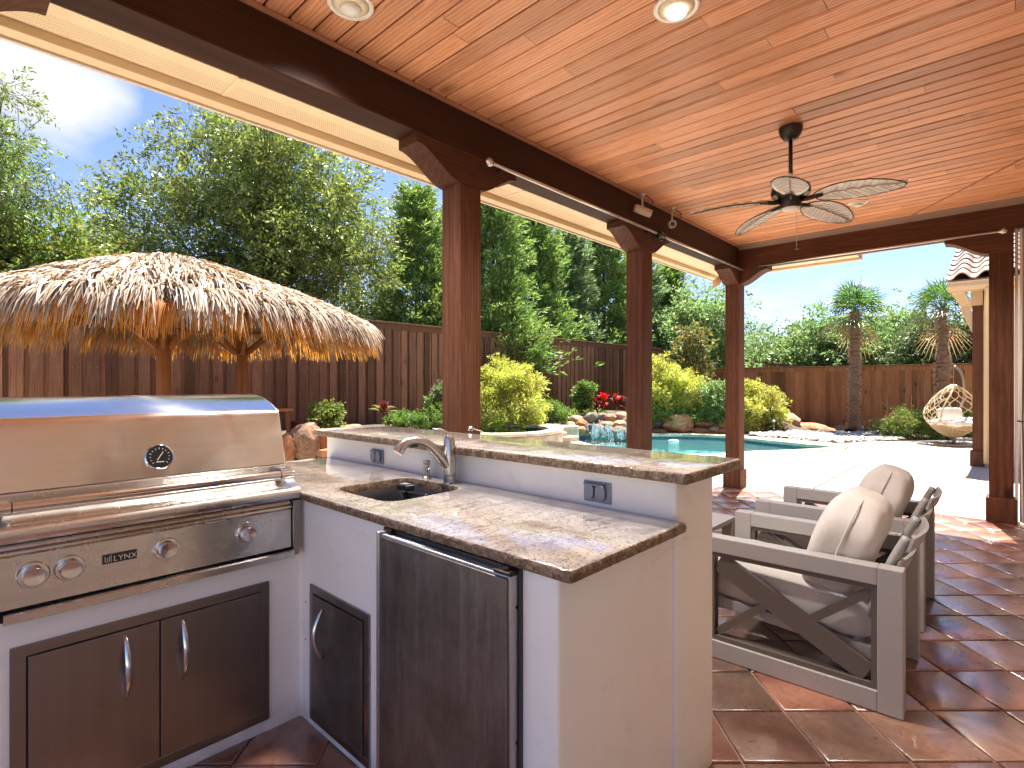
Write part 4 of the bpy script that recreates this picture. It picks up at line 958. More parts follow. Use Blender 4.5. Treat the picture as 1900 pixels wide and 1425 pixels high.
# individual blue tiles inside the rim
for k in range(48):
    a0, a1 = 2*math.pi*(k+.04)/48, 2*math.pi*(k+.96)/48; r0, r1 = 1.205, 1.225
    P = [(SX+r_*math.cos(a), SY+r_*math.sin(a)) for r_, a in ((r0, a0), (r0, a1), (r1, a1), (r1, a0))]
    build(MB().prism(P, lambda u, v, s_: (u, v, .318 if s_ else .16)), 'spa_tile', M['pooltile'], spa)
wall('spa_lining', circ, circ, .0, .31, M['grout'], spa)
put('spa_water', sheet('spa_water', [circ], .20, M['water']), spa, (0, 0, 0)).location = (-SX, -SY, 0)
put('spa_floor', sheet('spa_floor', [circ], -.1, M['plaster']), spa).location = (-SX, -SY, 0)
ring_stones('rim_stone', circ, .30, .31, .375, .55, M['coping'], spa, .03, .03)
for k, (px, py, wv_, d, zz) in enumerate([(1048, 796, 52, 13.3, .25), (1010, 793, 60, 13.6, .28), (1056, 812, 36, 12.6, .06), (1030, 806, 40, 12.5, .16)]):
    x, y = PD(px, d); hw2 = wv_*d/2000; P = [(x+hw2*1.2*math.cos(a)*random.uniform(.85, 1.1), y+hw2*math.sin(a)*random.uniform(.8, 1.1)) for a in [i*math.pi/4 for i in range(8)]]
    o = build(MB().prism(P, lambda u, v, s_: (u, v, zz+.06 if s_ else zz-.2)), 'flagstone', M['coping'], bevel=.015)
    tag(o, ['cream ledge flagstone right of the spa rim', 'flat cream flagstone behind the spa', 'low cream flagstone at the pool corner by the waterfall', 'stepped flagstone between spa and pool'][k], 'flagstone', 'flagstones between spa and pool')
# falling water: thin uneven sheets over the stones
wf = thing('waterfall', (*PD(1110, 13.3), -.13), 'white water tumbling down the rock waterfall into the pool', 'waterfall')
random.seed(5)
Pn = []; ln_ = []
for k in range(30):
    px = random.choice((random.gauss(1102, 6), random.gauss(1124, 7), random.gauss(1150, 8))); yt = random.uniform(779, 802); yb = min(825, yt+random.uniform(9, 20)); d0 = 13.30+random.uniform(-.1, .1); wj = random.uniform(.4, 1.6)
    for j in range(70):
        t_ = random.random(); dd = d0-.30*t_**.7-.1; x, y = PD(px+random.gauss(0, wj)*(.5+t_), dd); Pn.append((x, y, ZD(yt+(yb-yt)*t_, dd)))
Pn = np.array(Pn); n = len(Pn); V, F = leafquads(Pn, unit(RNG.normal(size=(n, 3))*.18+np.array([0, 0, -1.])), RNG.uniform(.02, .08, n), RNG.uniform(.006, .022, n))
o = put('falling_water', rawmesh('falling_water', V, F, M['foam'], tuple(wf.location)), wf, wf.location); o['kind'] = 'stuff'
n = 420; P = np.empty((n, 3))
for i in range(n):
    px = random.gauss(1118, 26); x, y = PD(px, 12.9+random.uniform(-.5, .25)); P[i] = (x, y, -.125+abs(random.gauss(0, .03)))
V, F = leafquads(P, unit(RNG.normal(size=(n, 3))), RNG.uniform(.02, .06, n), RNG.uniform(.01, .04, n)); o = put('foam_splash', rawmesh('foam_splash', V, F, M['foam'], tuple(wf.location)), wf, wf.location); o['kind'] = 'stuff'
# ================================================================== FENCES
def fence(name, p0, p1, z0, z1, per, mat, label, recess=True, capw=.16, groundh=None):
    p0, p1 = Vector((*p0, 0)), Vector((*p1, 0)); d = (p1-p0); ln = d.length; d.normalize(); nrm = Vector((-d.y, d.x, 0))
    if nrm.dot(Vector((0, 0, 0))-p0) < 0: nrm = -nrm
    t = thing(name, p0, label, 'fence'); rot = (0, 0, math.atan2(d.y, d.x)); k = 0; s_ = 0
    H = z1-z0; wd = per*.70 if recess else per-.004
    front = [MB().box(-wd/2, wd/2, -.009, .009, 0, H-.06-e).mesh('fence_board', mat) for e in (0, .006, .012)]
    back = [MB().box(-per*.28, per*.28, -.008, .008, 0, H-.06).mesh('fence_board', mat)]
    while s_ < ln:
        c = p0+d*(s_+per/2)
        o = put('fence_board', random.choice(front), t, c+nrm*(.012+random.uniform(-.002, .002))+Vector((0, 0, z0)), (0, 0, rot[2]+random.uniform(-.012, .012)))
        if recess:
            c = p0+d*s_; put('fence_board', back[0], t, c-nrm*.014+Vector((0, 0, z0)), rot)
        s_ += per
    mid = (p0+p1)/2
    def rail(nm, off, za, zb, th):
        a, b = p0+nrm*off+Vector((0, 0, (za+zb)/2)), p1+nrm*off+Vector((0, 0, (za+zb)/2)); build(MB().bar(a, b, th, zb-za), nm, mat, t, bevel=.004)
    rail('cap_rail', 0, z1-.035, z1, capw); rail('trim_rail', .032, z1-.16, z1-.037, .022); rail('kick_board', .03, z0-.05, z0+.10, .025)
    for q in np.arange(1.2, ln, 2.4):
        c = p0+d*q-nrm*.07; build(MB().box(c.x-.045, c.x+.045, c.y-.045, c.y+.045, z0-.3, z1-.04), 'fence_post', mat, t)
    # nail heads, two to a board on the middle rail line
    mb = MB(); s_ = 0
    while s_ < ln and recess:
        for zz in (z0+.35, (z0+z1)/2+.05, z1-.4):
            for u in (-.035, .035):
                c = p0+d*(s_+per/2+u)+nrm*.0235; mb.bar(c+Vector((0, 0, zz-.004)), c+Vector((0, 0, zz+.004)), .008, .003, nrm)
        s_ += per
    if recess: build(mb, 'nail_heads', plain('galvanised_nail', (.45, .42, .40), .4, .5), t, kind='stuff')
    return t
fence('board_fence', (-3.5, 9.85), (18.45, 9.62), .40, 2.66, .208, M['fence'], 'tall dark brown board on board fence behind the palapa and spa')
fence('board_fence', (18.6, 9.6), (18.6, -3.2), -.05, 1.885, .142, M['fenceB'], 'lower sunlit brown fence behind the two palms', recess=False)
a = Vector((*PD(1240, 26), 0)); b_ = Vector((*PD(1345, 24.5), 0)); c_ = Vector((*PD(1530, 22.6), 0))
nf = thing('neighbour_fence', (a+b_)/2, 'dark neighbouring fence just showing over the back fence near the corner post', 'fence')
for p, q, za, zb in ((a, b_, 2.75, 2.55), (b_, c_, 2.5, 1.9)):
    d = (q-p).normalized(); n_ = int((q-p).length/.16)
    mb = MB()
    for i in range(n_):
        c = p.lerp(q, (i+.5)/n_); h_ = za+(zb-za)*(i+.5)/n_; mb.bar(c, c+Vector((0, 0, h_)), .14, .02, d.cross(Vector((0, 0, 1))))
    build(mb, 'fence_boards', M['fence'], nf, kind='stuff'); build(MB().bar(p+Vector((0, 0, za+.02)), q+Vector((0, 0, zb+.02)), .14, .05), 'cap_rail', M['fence'], nf)
# ================================================================== PLANTS
def crown(name, lobes, nspr, L_, nl, leaf, mat, parent=None, spread=.35, droop=.1, shell=.5, nclump=60, rc=.3, up=.1, twig=True, outw=.8, twmat=None, org=None, zmin=None):
    lo = np.array([(*l[:3], l[3], l[4], l[5]) for l in lobes]); wts = lo[:, 3]*lo[:, 4]*lo[:, 5]; wts = wts/wts.sum()
    ci = RNG.choice(len(lo), nclump, p=wts); u = unit(RNG.normal(size=(nclump, 3))); rr = RNG.uniform(0, 1, nclump)**shell
    cc = lo[ci, :3]+u*rr[:, None]*lo[ci, 3:6]
    si = RNG.integers(0, nclump, nspr); S = cc[si]+RNG.normal(size=(nspr, 3))*rc*np.array([1, 1, .8])
    O = unit((S-lo[ci[si], :3])/lo[ci[si], 3:6]); D = unit(O*outw+RNG.normal(size=(nspr, 3))*.45+np.array([0, 0, up-droop]))
    if zmin is not None: S[:, 2] = np.maximum(S[:, 2], zmin+RNG.uniform(0, .1, nspr))
    LL = L_*RNG.uniform(.55, 1.3, nspr)
    t = RNG.uniform(0.05, 1, (nspr, nl)); A = unit(np.cross(D, RNG.normal(size=(nspr, 3)))); B = np.cross(D, A); ang = RNG.uniform(0, 2*math.pi, (nspr, nl))
    perp = A[:, None, :]*np.cos(ang)[..., None]+B[:, None, :]*np.sin(ang)[..., None]; rad = spread*LL[:, None]*(1.05-t)*RNG.uniform(0, 1, (nspr, nl))**.7
    Pb = S[:, None, :]+D[:, None, :]*(LL[:, None]*t)[..., None]+perp*rad[..., None]+np.array([0, 0, -1.])*(droop*LL[:, None]*t**2)[..., None]
    Dl = unit((D[:, None, :]*.7+perp*.8+RNG.normal(size=(nspr, nl, 3))*.35+np.array([0, 0, -droop*.5])).reshape(-1, 3)); Pb = Pb.reshape(-1, 3); n = len(Pb)
    V, F = leafquads(Pb, Dl, leaf[0]*RNG.uniform(.6, 1.25, n), leaf[1]*RNG.uniform(.7, 1.2, n)); mi = np.zeros(len(F))
    if twig:
        V2, F2 = leafquads(S-D*LL[:, None]*.3, D, LL*1.25, .012+0*LL); F2 = F2+len(V); V = np.r_[V, V2]; F = np.r_[F, F2]; mi = np.r_[mi, np.ones(len(F2))]
    if parent is not None: org = tuple(wloc(parent))
    elif org is None: org = (float(lo[:, 0].mean()), float(lo[:, 1].mean()), 0)
    me = rawmesh(name, V, F, [mat, twmat or M['bark']], org, mi); return put(name, me, parent, org), cc
def plobes(L_, d, depth=.8):
    o = []
    for l in L_:
        px, py, rx, ry = l[:4]; dd = d+(l[4] if len(l) > 4 else 0); x, y = PD(px, dd); o.append((x, y, ZD(py, dd), rx*dd/1000, rx*dd/1000*depth*1.0, ry*dd/1000))
    return o
def tree(label, cat, base_px, d, lobes, nspr, L_, nl, leaf, mat, trunk_r=.15, group=None, depth=.8, name='tree', tz=-.1, limbs=14, **kw):
    bx_, by_ = PD(base_px, d); t = thing(name, (bx_, by_, tz), label, cat, group); lb = plobes(lobes, d, depth)
    o, cc = crown('crown', lb, nspr, L_, nl, leaf, mat, t, **kw)
    cz = sum(l[2] for l in lb)/len(lb); top = Vector((sum(l[0] for l in lb)/len(lb), sum(l[1] for l in lb)/len(lb), cz)); mb = MB(); b0 = Vector((bx_, by_, tz)); fork = b0.lerp(top, .55)
    mb.tube(cr_path([b0, b0.lerp(fork, .5)+Vector((.06, .04, 0)), fork, fork.lerp(top, .6), top]), interp([trunk_r*1.25, trunk_r, trunk_r*.8, trunk_r*.5, trunk_r*.3]), 10)
    for k in range(limbs):
        e = Vector(cc[random.randrange(len(cc))]); s0 = b0.lerp(top, random.uniform(.4, .95)); m_ = s0.lerp(e, .5)+Vector((random.uniform(-.2, .2), random.uniform(-.2, .2), -.1+random.uniform(0, .3)))
        mb.tube(cr_path([s0, m_, e], 4), interp([trunk_r*.38, trunk_r*.2, trunk_r*.06], 4), 6)
    build(mb, 'trunk', M['bark'], t, smooth=True); return t
tree('large leafy oak rising behind the thatched palapa', 'tree', 470, 12.6, [(470, 330, 150, 110), (340, 420, 110, 110), (590, 400, 120, 115), (470, 480, 200, 110), (560, 290, 70, 60), (380, 270, 80, 60), (655, 520, 75, 80), (265, 500, 50, 60), (440, 250, 70, 45), (690, 450, 35, 50)],
     3300, .62, 28, (.115, .042), M['oak'], .2, nclump=190, rc=.30, droop=.12, limbs=30)
tree('slender leaved oak with drooping branches at the left edge of the view', 'tree', -220, 8.1, [(-70, 170, 70, 90), (-50, 390, 85, 110), (15, 330, 45, 75), (95, 345, 50, 26), (20, 265, 45, 28), (8, 175, 36, 55), (20, 92, 55, 16), (-150, 280, 120, 200)],
     2100, .36, 26, (.080, .022), M['oak2'], .10, nclump=120, rc=.16, droop=.28, limbs=24)
tree('bright yellow green tree low behind the left side of the palapa', 'tree', 40, 8.6, [(50, 490, 95, 50), (-20, 480, 90, 60), (150, 490, 55, 38), (90, 450, 40, 25)],
     900, .38, 26, (.085, .042), M['lime'], .1, nclump=60, rc=.2, droop=.3, limbs=10)
tree('small dusky green tree between the yellow green tree and the oak', 'tree', 195, 13.4, [(190, 480, 34, 45), (175, 450, 20, 20)], 260, .45, 24, (.11, .04), M['oak'], .08, nclump=20, rc=.2, limbs=5)
def conifer(label, px, apex, basey, wpx, d, mat, n=900, group='cedars behind the tall fence'):
    x, y = PD(px, d); zt = ZD(apex, d); zb = ZD(basey, d); H = zt-zb; Rr = wpx*d/2000
    t = thing('cedar_tree', (x, y, -.1), label, 'tree', group)
    u = RNG.uniform(0, 1, n)**1.25; ang = RNG.uniform(0, 2*math.pi, n); rr = Rr*1.55*(1-u)**.72*(.62+.38*np.sin(ang*2+u*7+px)*np.sin(u*17+ang*3+px))*RNG.uniform(.3, 1, n)**.5
    S = np.c_[x+rr*np.cos(ang)*.75, y+rr*np.sin(ang)*.75, zb+H*u*.97]; D = unit(np.c_[np.cos(ang), np.sin(ang), RNG.uniform(.25, 1.1, n)]+RNG.normal(size=(n, 3))*.25)
    nl = 46; LL = (Rr*.55+.16)*RNG.uniform(.35, 1.5, n)*(1-.45*u); tt = RNG.uniform(0, 1, (n, nl))
    A = unit(np.cross(D, np.array([0, 0, 1.])+RNG.normal(size=(n, 3))*.3)); sg = RNG.uniform(-1, 1, (n, nl)); wj = RNG.normal(size=(n, nl, 3))*.03
    P = S[:, None]+D[:, None]*(LL[:, None]*tt)[..., None]+A[:, None]*(sg*.36*LL[:, None]*(1-tt*.85))[..., None]+wj
    Dl = unit((D[:, None]*.9+A[:, None]*(np.sign(sg)*.55)[..., None]+RNG.normal(size=(n, nl, 3))*.28).reshape(-1, 3)); P = P.reshape(-1, 3); m = len(P)
    V, F = leafquads(P, Dl, RNG.uniform(.09, .20, m)*d/15, RNG.uniform(.022, .045, m)*d/15)
    put('crown', rawmesh('crown', V, F, mat, (x, y, -.1)), t, (x, y, -.1))
    mb = MB().tube([(x, y, -.1), (x, y, zt-.3)], [.13, .02], 8)
    for k in range(16):
        z = zb+H*random.uniform(.02, .8); a = random.uniform(0, 6.28); r_ = Rr*.55*(1-(z-zb)/H); mb.tube([(x, y, z), (x+math.cos(a)*r_, y+math.sin(a)*r_, z+.3)], [.03, .008], 5)
    build(mb, 'trunk', M['bark'], t); return t
conifer('first cedar left of the near post, with a pointed top', 775, 352, 675, 155, 14.6, M['conifer'], 950)
conifer('tall cedar just right of the near post', 915, 340, 700, 165, 15.2, M['conifer'], 1150)
conifer('narrow cedar peeping over behind the near post', 850, 375, 675, 110, 17, M['conifer2'], 600)
conifer('broad yellow green cedar between the near and middle posts', 985, 375, 705, 160, 18, M['conifer'], 1150)
conifer('bluish cedar between the near and middle posts', 1058, 430, 725, 110, 19.3, M['conifer2'], 700)
conifer('dark cedar directly left of the middle post', 1120, 425, 725, 140, 21, M['conifer'], 900)
conifer('cedar behind the middle post', 1185, 455, 735, 110, 22.5, M['conifer2'], 600)
conifer('airy cedar right of the middle post', 1238, 490, 745, 110, 24, M['conifer'], 800)
tree('pale green loose tree left of the corner post', 'tree', 1310, 21.5, [(1310, 620, 48, 60), (1290, 580, 30, 30), (1330, 660, 35, 30), (1262, 640, 30, 45)], 620, .75, 26, (.16, .07), M['bright'], .12, nclump=44, rc=.4, limbs=10)
tree('wispy twiggy tree rising above the pale green tree', 'tree', 1300, 24, [(1270, 570, 42, 50), (1320, 580, 45, 50), (1240, 545, 20, 25)], 240, .95, 10, (.13, .04), M['oak'], .1, nclump=36, rc=.3, limbs=20)
tree('small dark sparse tree right of the corner post', 'tree', 1405, 26, [(1405, 660, 28, 36), (1395, 628, 16, 20)], 300, .9, 18, (.16, .05), M['bluegreen'], .1, nclump=26, rc=.3, limbs=10)
FAR = 'trees beyond the back fence'
tree('dome shaped far tree left of the first palm', 'tree', 1500, 25, [(1490, 660, 52, 42), (1530, 645, 40, 40), (1460, 680, 35, 22)], 620, .9, 26, (.19, .09), M['bluegreen'], .15, FAR, nclump=46, rc=.45)
tree('light green far tree directly behind the first palm', 'tree', 1585, 24, [(1575, 660, 45, 40), (1620, 665, 38, 35), (1548, 620, 22, 22)], 620, .85, 26, (.18, .085), M['bright'], .15, FAR, nclump=44, rc=.42)
tree('taller far tree between the two palms', 'tree', 1665, 25, [(1660, 645, 42, 45), (1650, 612, 26, 24), (1690, 670, 32, 26)], 560, .9, 26, (.18, .085), M['bluegreen'], .15, FAR, nclump=40, rc=.42)
tree('dark glossy hedge like tree right of the second palm', 'tree', 1775, 21.5, [(1710, 660, 34, 30), (1770, 652, 45, 38), (1810, 650, 35, 40), (1735, 625, 30, 14)], 820, .6, 28, (.15, .075), M['darkleaf'], .12, FAR, nclump=60, rc=.32)
tree('young magnolia with yellowing leaves above the golden shrub', 'tree', 1275, 17.6, [(1280, 650, 24, 36), (1292, 625, 14, 18), (1262, 690, 26, 25), (1296, 690, 15, 20)], 240, .42, 16, (.14, .065), M['magnolia'], .05, None, nclump=26, rc=.14, limbs=10)
# low background greenery so that no bare horizon shows between trunks
tree('low green growth filling the gap beyond the tall fence', 'hedge', 700, 17.5, [(620, 610, 80, 40), (720, 600, 80, 60), (860, 620, 90, 50), (1000, 640, 90, 45, 2), (1120, 655, 80, 40, 5)], 1300, .6, 26, (.15, .06), M['darkleaf'], .08, nclump=90, rc=.4, name='hedge', limbs=4)
tree('low hedge continuing behind the palapa beyond the fence', 'hedge', 200, 12.5, [(60, 570, 140, 60), (300, 570, 140, 50), (480, 590, 120, 40), (-100, 560, 120, 70)], 1000, .5, 24, (.12, .05), M['oak'], .08, nclump=70, rc=.35, name='hedge', limbs=4)
tree('distant band of trees low on the horizon right of the corner post', 'hedge', 1400, 30, [(1240, 680, 60, 25), (1340, 685, 60, 22), (1430, 675, 60, 25), (1530, 675, 60, 25), (1650, 675, 60, 28), (1760, 675, 60, 28)], 1000, 1.0, 24, (.24, .11), M['bluegreen'], .1, nclump=90, rc=.5, name='hedge', limbs=4)
def shrub(label, lobes, d, n, L_, nl, leaf, mat, name='shrub', group=None, cat='shrub', **kw):
    o, cc = crown(name, plobes(lobes, d, .9), n, L_, nl, leaf, mat, None, **kw); return tag(o, label, cat, group)
GS = dict(spread=.45, droop=.35, shell=.33, nclump=150, rc=.07, outw=1.3, up=.35)
shrub('rounded golden shrub overhanging the spa right of the near post', [(925, 748, 82, 58), (905, 710, 50, 40), (950, 720, 45, 42)], 12.9, 1500, .30, 30, (.075, .020), M['gold'], group='golden shrubs', **GS)
shrub('tall golden shrub between the middle and corner posts', [(1235, 728, 48, 50), (1218, 700, 26, 36), (1275, 740, 42, 40), (1315, 752, 30, 34)], 15.6, 1500, .32, 28, (.085, .023), M['gold'], group='golden shrubs', **GS)
shrub('golden green mounded shrub right of the corner post', [(1395, 758, 42, 42), (1420, 762, 22, 32)], 15.3, 1000, .30, 28, (.085, .023), M['gold'], group='golden shrubs', **GS)
shrub('pale green variegated shrub left of the corner post', [(1335, 752, 26, 32), (1322, 735, 16, 20)], 15.0, 420, .26, 24, (.08, .035), M['bright'], nclump=50, rc=.08, shell=.4)
shrub('low dark green shrub row under the golden shrubs', [(1215, 768, 30, 12), (1260, 768, 35, 12), (1310, 770, 35, 12), (1345, 768, 20, 14)], 15.1, 700, .20, 22, (.07, .03), M['shrub'], nclump=80, rc=.06)
shrub('small dusky shrub at the foot of the golden green mound', [(1422, 785, 18, 12)], 15.1, 160, .18, 20, (.06, .03), M['darkleaf'], nclump=20, rc=.06)
shrub('round bright green shrub between the spa and the waterfall', [(1025, 770, 24, 18)], 13.9, 420, .20, 26, (.07, .014), M['shrub'], nclump=50, rc=.05, up=.6)
shrub('upright columnar green shrub behind the waterfall', [(1083, 745, 10, 24), (1078, 725, 7, 10), (1092, 724, 6, 10)], 14.9, 260, .18, 22, (.07, .035), M['shrub'], nclump=40, rc=.04, up=.7)
shrub('low leafy plants at the left of the waterfall rocks', [(1055, 772, 16, 6), (1110, 768, 20, 6)], 14.4, 120, .16, 18, (.06, .03), M['lime'], nclump=20, rc=.05)
shrub('small chartreuse shrub growing on the planter boulders', [(605, 778, 25, 17), (598, 762, 10, 10), (618, 768, 10, 9)], 5.5, 320, .10, 22, (.026, .015), M['herb'], nclump=44, rc=.02, up=.9)
shrub('low clipped green hedge behind the bar top', [(745, 786, 22, 11), (790, 783, 26, 14), (830, 785, 25, 14)], 8.9, 700, .13, 24, (.040, .013), M['shrub'], nclump=80, rc=.03, up=.9)
shrub('bright green leafy shrub left of the near post', [(803, 760, 14, 18), (815, 775, 18, 18)], 9.1, 260, .15, 22, (.045, .022), M['shrub'], nclump=40, rc=.03, up=.8)
shrub('blue green upright shrub tight beside the near post', [(820, 730, 10, 22), (828, 760, 14, 26)], 9.3, 260, .16, 24, (.045, .014), M['conifer2'], nclump=34, rc=.03, up=.6)
shrub('feathery green plants with pinkish tips in front of the back fence', [(1655, 800, 22, 16), (1690, 792, 26, 22), (1715, 786, 18, 22), (1745, 800, 26, 18)], 13.3, 900, .26, 26, (.06, .012), M['herb'], nclump=90, rc=.07, up=.9)
shrub('green plants behind the egg chair beside the tan wall', [(1790, 796, 24, 22), (1820, 790, 20, 24)], 13.2, 500, .24, 24, (.06, .02), M['shrub'], nclump=50, rc=.06, up=.7)
n = 160; P = np.array([(*PD(random.uniform(1635, 1760), 13.2+random.uniform(-.3, .3)), 0) for _ in range(n)]); P[:, 2] = [ZD(random.uniform(768, 786), 13.3) for _ in range(n)]
V, F = leafquads(P, unit(RNG.normal(size=(n, 3))*.4+np.array([0, 0, 1.])), RNG.uniform(.03, .06, n), RNG.uniform(.015, .03, n)); o = put('flower_tips', rawmesh('flower_tips', V, F, leafmat('pink_flower', (.45, .12, .12), (.55, .22, .18)), (14, 2.5, 0)), None, (14, 2.5, 0)); tag(o, 'scattered pink flower tips on the feathery plants', 'flowers', kind='stuff')
def rosette(label, px, py, d, n, L_, w_, mats, name='bromeliad', cat='plant', elev=(.5, 1.4), zoff=0, stalk=0):
    x, y = PD(px, d); z = ZD(py, d); t = thing(name, (x, y, z-stalk), label, cat)
    if stalk: build(MB().tube([(x, y, z-stalk), (x+.01, y, z+L_*.4)], .012, 6), 'stalk', M['shrub'], t)
    for k in range(n):
        a = k*2.4+random.uniform(-.3, .3); e = random.uniform(*elev); l = L_*random.uniform(.7, 1.15); d_ = Vector((math.cos(a)*math.cos(e), math.sin(a)*math.cos(e), math.sin(e))); s_ = Vector((-math.sin(a), math.cos(a), 0)); mb = MB(); K = 6; zz = z+(stalk*.7*(k/n)-stalk*.5 if stalk else 0)
        for i in range(K+1):
            u = i/K; c = Vector((x, y, zz))+d_*l*u+Vector((0, 0, -.35*l*u*u)); ww = w_*math.sin(math.pi*min(1, .12+u*.88))**.8*.5; mb.v += [tuple(c-s_*ww+Vector((0, 0, ww*.35))), tuple(c), tuple(c+s_*ww+Vector((0, 0, ww*.35)))]
        for i in range(K): mb.f += [(i*3, i*3+1, i*3+4, i*3+3), (i*3+1, i*3+2, i*3+5, i*3+4)]; mb.mi += [0, 0]
        build(mb, 'leaf', random.choice(mats), t, smooth=True, recalc=False)
rosette('red and bronze bromeliad against the tall fence', 712, 768, 7.9, 16, .32, .10, [M['redleaf'], M['redleaf'], M['burgundy'], M['magnolia']], stalk=0, zoff=0)
rosette('dark red leafy plant just right of the grill hood', 543, 796, 5.4, 10, .14, .06, [M['redleaf'], M['redleaf'], M['burgundy']], name='canna_plant')
rosette('pinkish leafy plant on the planter boulder', 582, 790, 5.35, 8, .09, .05, [M['redleaf'], M['burgundy']], name='canna_plant')
for px, py, lb in ((1108, 752, 'red canna at the left of the red leafed clump'), (1120, 745, 'tall scarlet canna behind the waterfall'), (1143, 745, 'dark stemmed canna with orange leaf tips'), (1162, 750, 'burgundy canna beside the middle post')):
    rosette(lb, px, py, 14.7, 11, .38, .15, [M['redleaf'], M['burgundy'], M['burgundy']] if px != 1120 else [M['redleaf']], name='canna_plant', elev=(.7, 1.5), stalk=.35)
# ================================================================== PALMS
def palm(label, px, d, base_y, crown_y, r0, r1, lean, seed, nf=30, fr=.60):
    random.seed(seed); x, y = PD(px, d); z0 = ZD(base_y, d); z1 = ZD(crown_y, d); H = z1-z0
    t = thing('fan_palm', (x, y, z0), label, 'palm tree', 'fan palms by the back fence')
    rx, ry = sa, -ca; mb = MB(); pts = []; rs = []; K = 60
    for i in range(K+1):
        u = i/K; o_ = lean*math.sin(u*2.2); pts.append((x+rx*o_, y+ry*o_, z0+H*u)); base = r0+(r1-r0)*u
        rs.append(base*(1+.10*math.sin(i*2.3+seed))*(1.0 if u > .08 else 1.15)*(.82+.18*math.cos(i*1.5708)**2)*(1.25 if .45 < u < .62 and seed == 5 else 1))
    mb.tube(pts, rs, 12)
    tr = build(mb, 'trunk', M['palmbark'], t, smooth=False)
    n = 900; u = RNG.uniform(0, 1, n); a = RNG.uniform(0, 2*math.pi, n); pi_ = np.array(pts); q = np.stack([np.interp(u*K, np.arange(K+1), pi_[:, c_]) for c_ in range(3)], 1); rr = np.interp(u*K, np.arange(K+1), rs)
    P = q+np.c_[np.cos(a)*rr*.9, np.sin(a)*rr*.9, np.zeros(n)]; D = unit(np.c_[np.cos(a), np.sin(a), RNG.uniform(-.6, 1.6, n)]); V, F = leafquads(P, D, RNG.uniform(.04, .13, n), RNG.uniform(.015, .05, n), up=np.c_[-np.sin(a), np.cos(a), 0*a])
    o = put('old_leaf_bases', rawmesh('old_leaf_bases', V, F, plain('dry_boot', (.36, .24, .16), .9), tuple(t.location)), t, t.location); o['kind'] = 'stuff'
    c = Vector(pts[-1])
    for k in range(nf):
        dead = k < 1; a = k*2.39996+random.uniform(-.2, .2); e = R(random.uniform(-62, -38)) if dead else R(-36+116*(max(0, k-1)/(nf-2))**.85+random.uniform(-8, 8))
        d_ = Vector((math.cos(a)*math.cos(e), math.sin(a)*math.cos(e), math.sin(e))); s_ = Vector((-math.sin(a), math.cos(a), 0)); up_ = s_.cross(d_)*-1
        if up_.z < 0: up_ = -up_
        pl_ = fr*random.uniform(.40, .75); hub = c+d_*pl_+Vector((0, 0, -.10*pl_ if not dead else -.15)); mb = MB(); mb.tube([c-Vector((0, 0, .05)), c.lerp(hub, .5)+Vector((0, 0, .02)), hub], [.014, .010, .008], 5)
        ns = 26; L_ = fr*random.uniform(.75, 1.0)
        for j in range(ns):
            g = R(-118+236*j/(ns-1)); dd = d_*math.cos(g)+s_*math.sin(g); l = L_*(.62+.38*math.cos(g*.55))*random.uniform(.92, 1.05); w_ = .026*fr/.6; wd = dd.cross(up_).normalized(); pb = hub+dd*.02
            fold = up_*(.012 if j % 2 else -.012); m1 = hub+dd*l*.55+fold+Vector((0, 0, -.04*l)); tip = hub+dd*l+Vector((0, 0, -(.24 if not dead else .45)*l)); o_ = len(mb.v)
            mb.v += [tuple(pb), tuple(m1-wd*w_*.5), tuple(m1+wd*w_*.5), tuple(tip)]; mb.f += [(o_, o_+1, o_+3, o_+2)]; mb.mi += [0]
        build(mb, 'fan_leaf', M['palmdead'] if dead or (k < 2) else M['palm'], t, recalc=False)
palm('left fan palm with a straight shaggy trunk', 1583, 15.2, 806, 578, .135, .12, .05, 3, 25, .86)
palm('right fan palm behind the egg chair with a thick lower trunk', 1742, 13.95, 812, 572, .17, .085, .10, 5, 22, .78)
# items at the palm's foot
x, y = PD(1578, 14.9); pt_ = thing('black_pot', (x, y, .0), 'small black bucket at the foot of the left palm', 'bucket')
build(MB().lathe([(.12, 0), (.17, .20), (.18, .21), (.165, .21), (.11, .02)], (x, y, ZD(812, 14.9)), 20, (.3, 0, 1)), 'bucket_shell', M['black'], pt_, smooth=True, angle=40)
x, y = PD(1600, 14.7); fl_ = thing('garden_spotlight', (x, y, .0), 'small grey garden spotlight on the pebbles by the left palm', 'garden light')
build(MB().tube([(x, y, .0), (x, y, .10)], .012, 8), 'spike', M['stand'], fl_); build(MB().lathe([(.03, -.08), (.045, 0), (.055, .06), (.05, .06)], (x, y, .13), 16, (.8, .5, .6)), 'lamp_head', M['stand'], fl_, smooth=True, angle=40)
for px, lb in ((1436, 'thin metal garden light stake beside the pebble bed'), (1612, 'rusty little garden stake right of the palm')):
    x, y = PD(px, 14.3); tt = thing('garden_stake', (x, y, 0), lb, 'stake'); build(MB().tube([(x, y, 0), (x, y, .33)], .009, 6), 'rod', M['stand'], tt); build(MB().lathe([(.03, 0), (.05, .03), (.0, .07)], (x, y, .33), 10), 'top', M['stand'], tt); build(MB().bar((x-.08, y, .16), (x+.08, y, .16), .012, .012), 'crosspiece', M['stand'], tt)
x, y = G(1157, 812, -.13) if False else PD(1155, 13.6)
tag(build(MB().lathe([(.0, -.02), (.11, -.02), (.13, .02), (.12, .05), (.05, .07), (0, .07)], (*PD(1250, 13.6), -.13), 20), 'pool_floater', M['white'], smooth=True, angle=40), 'small white chlorine floater on the pool water', 'floater')
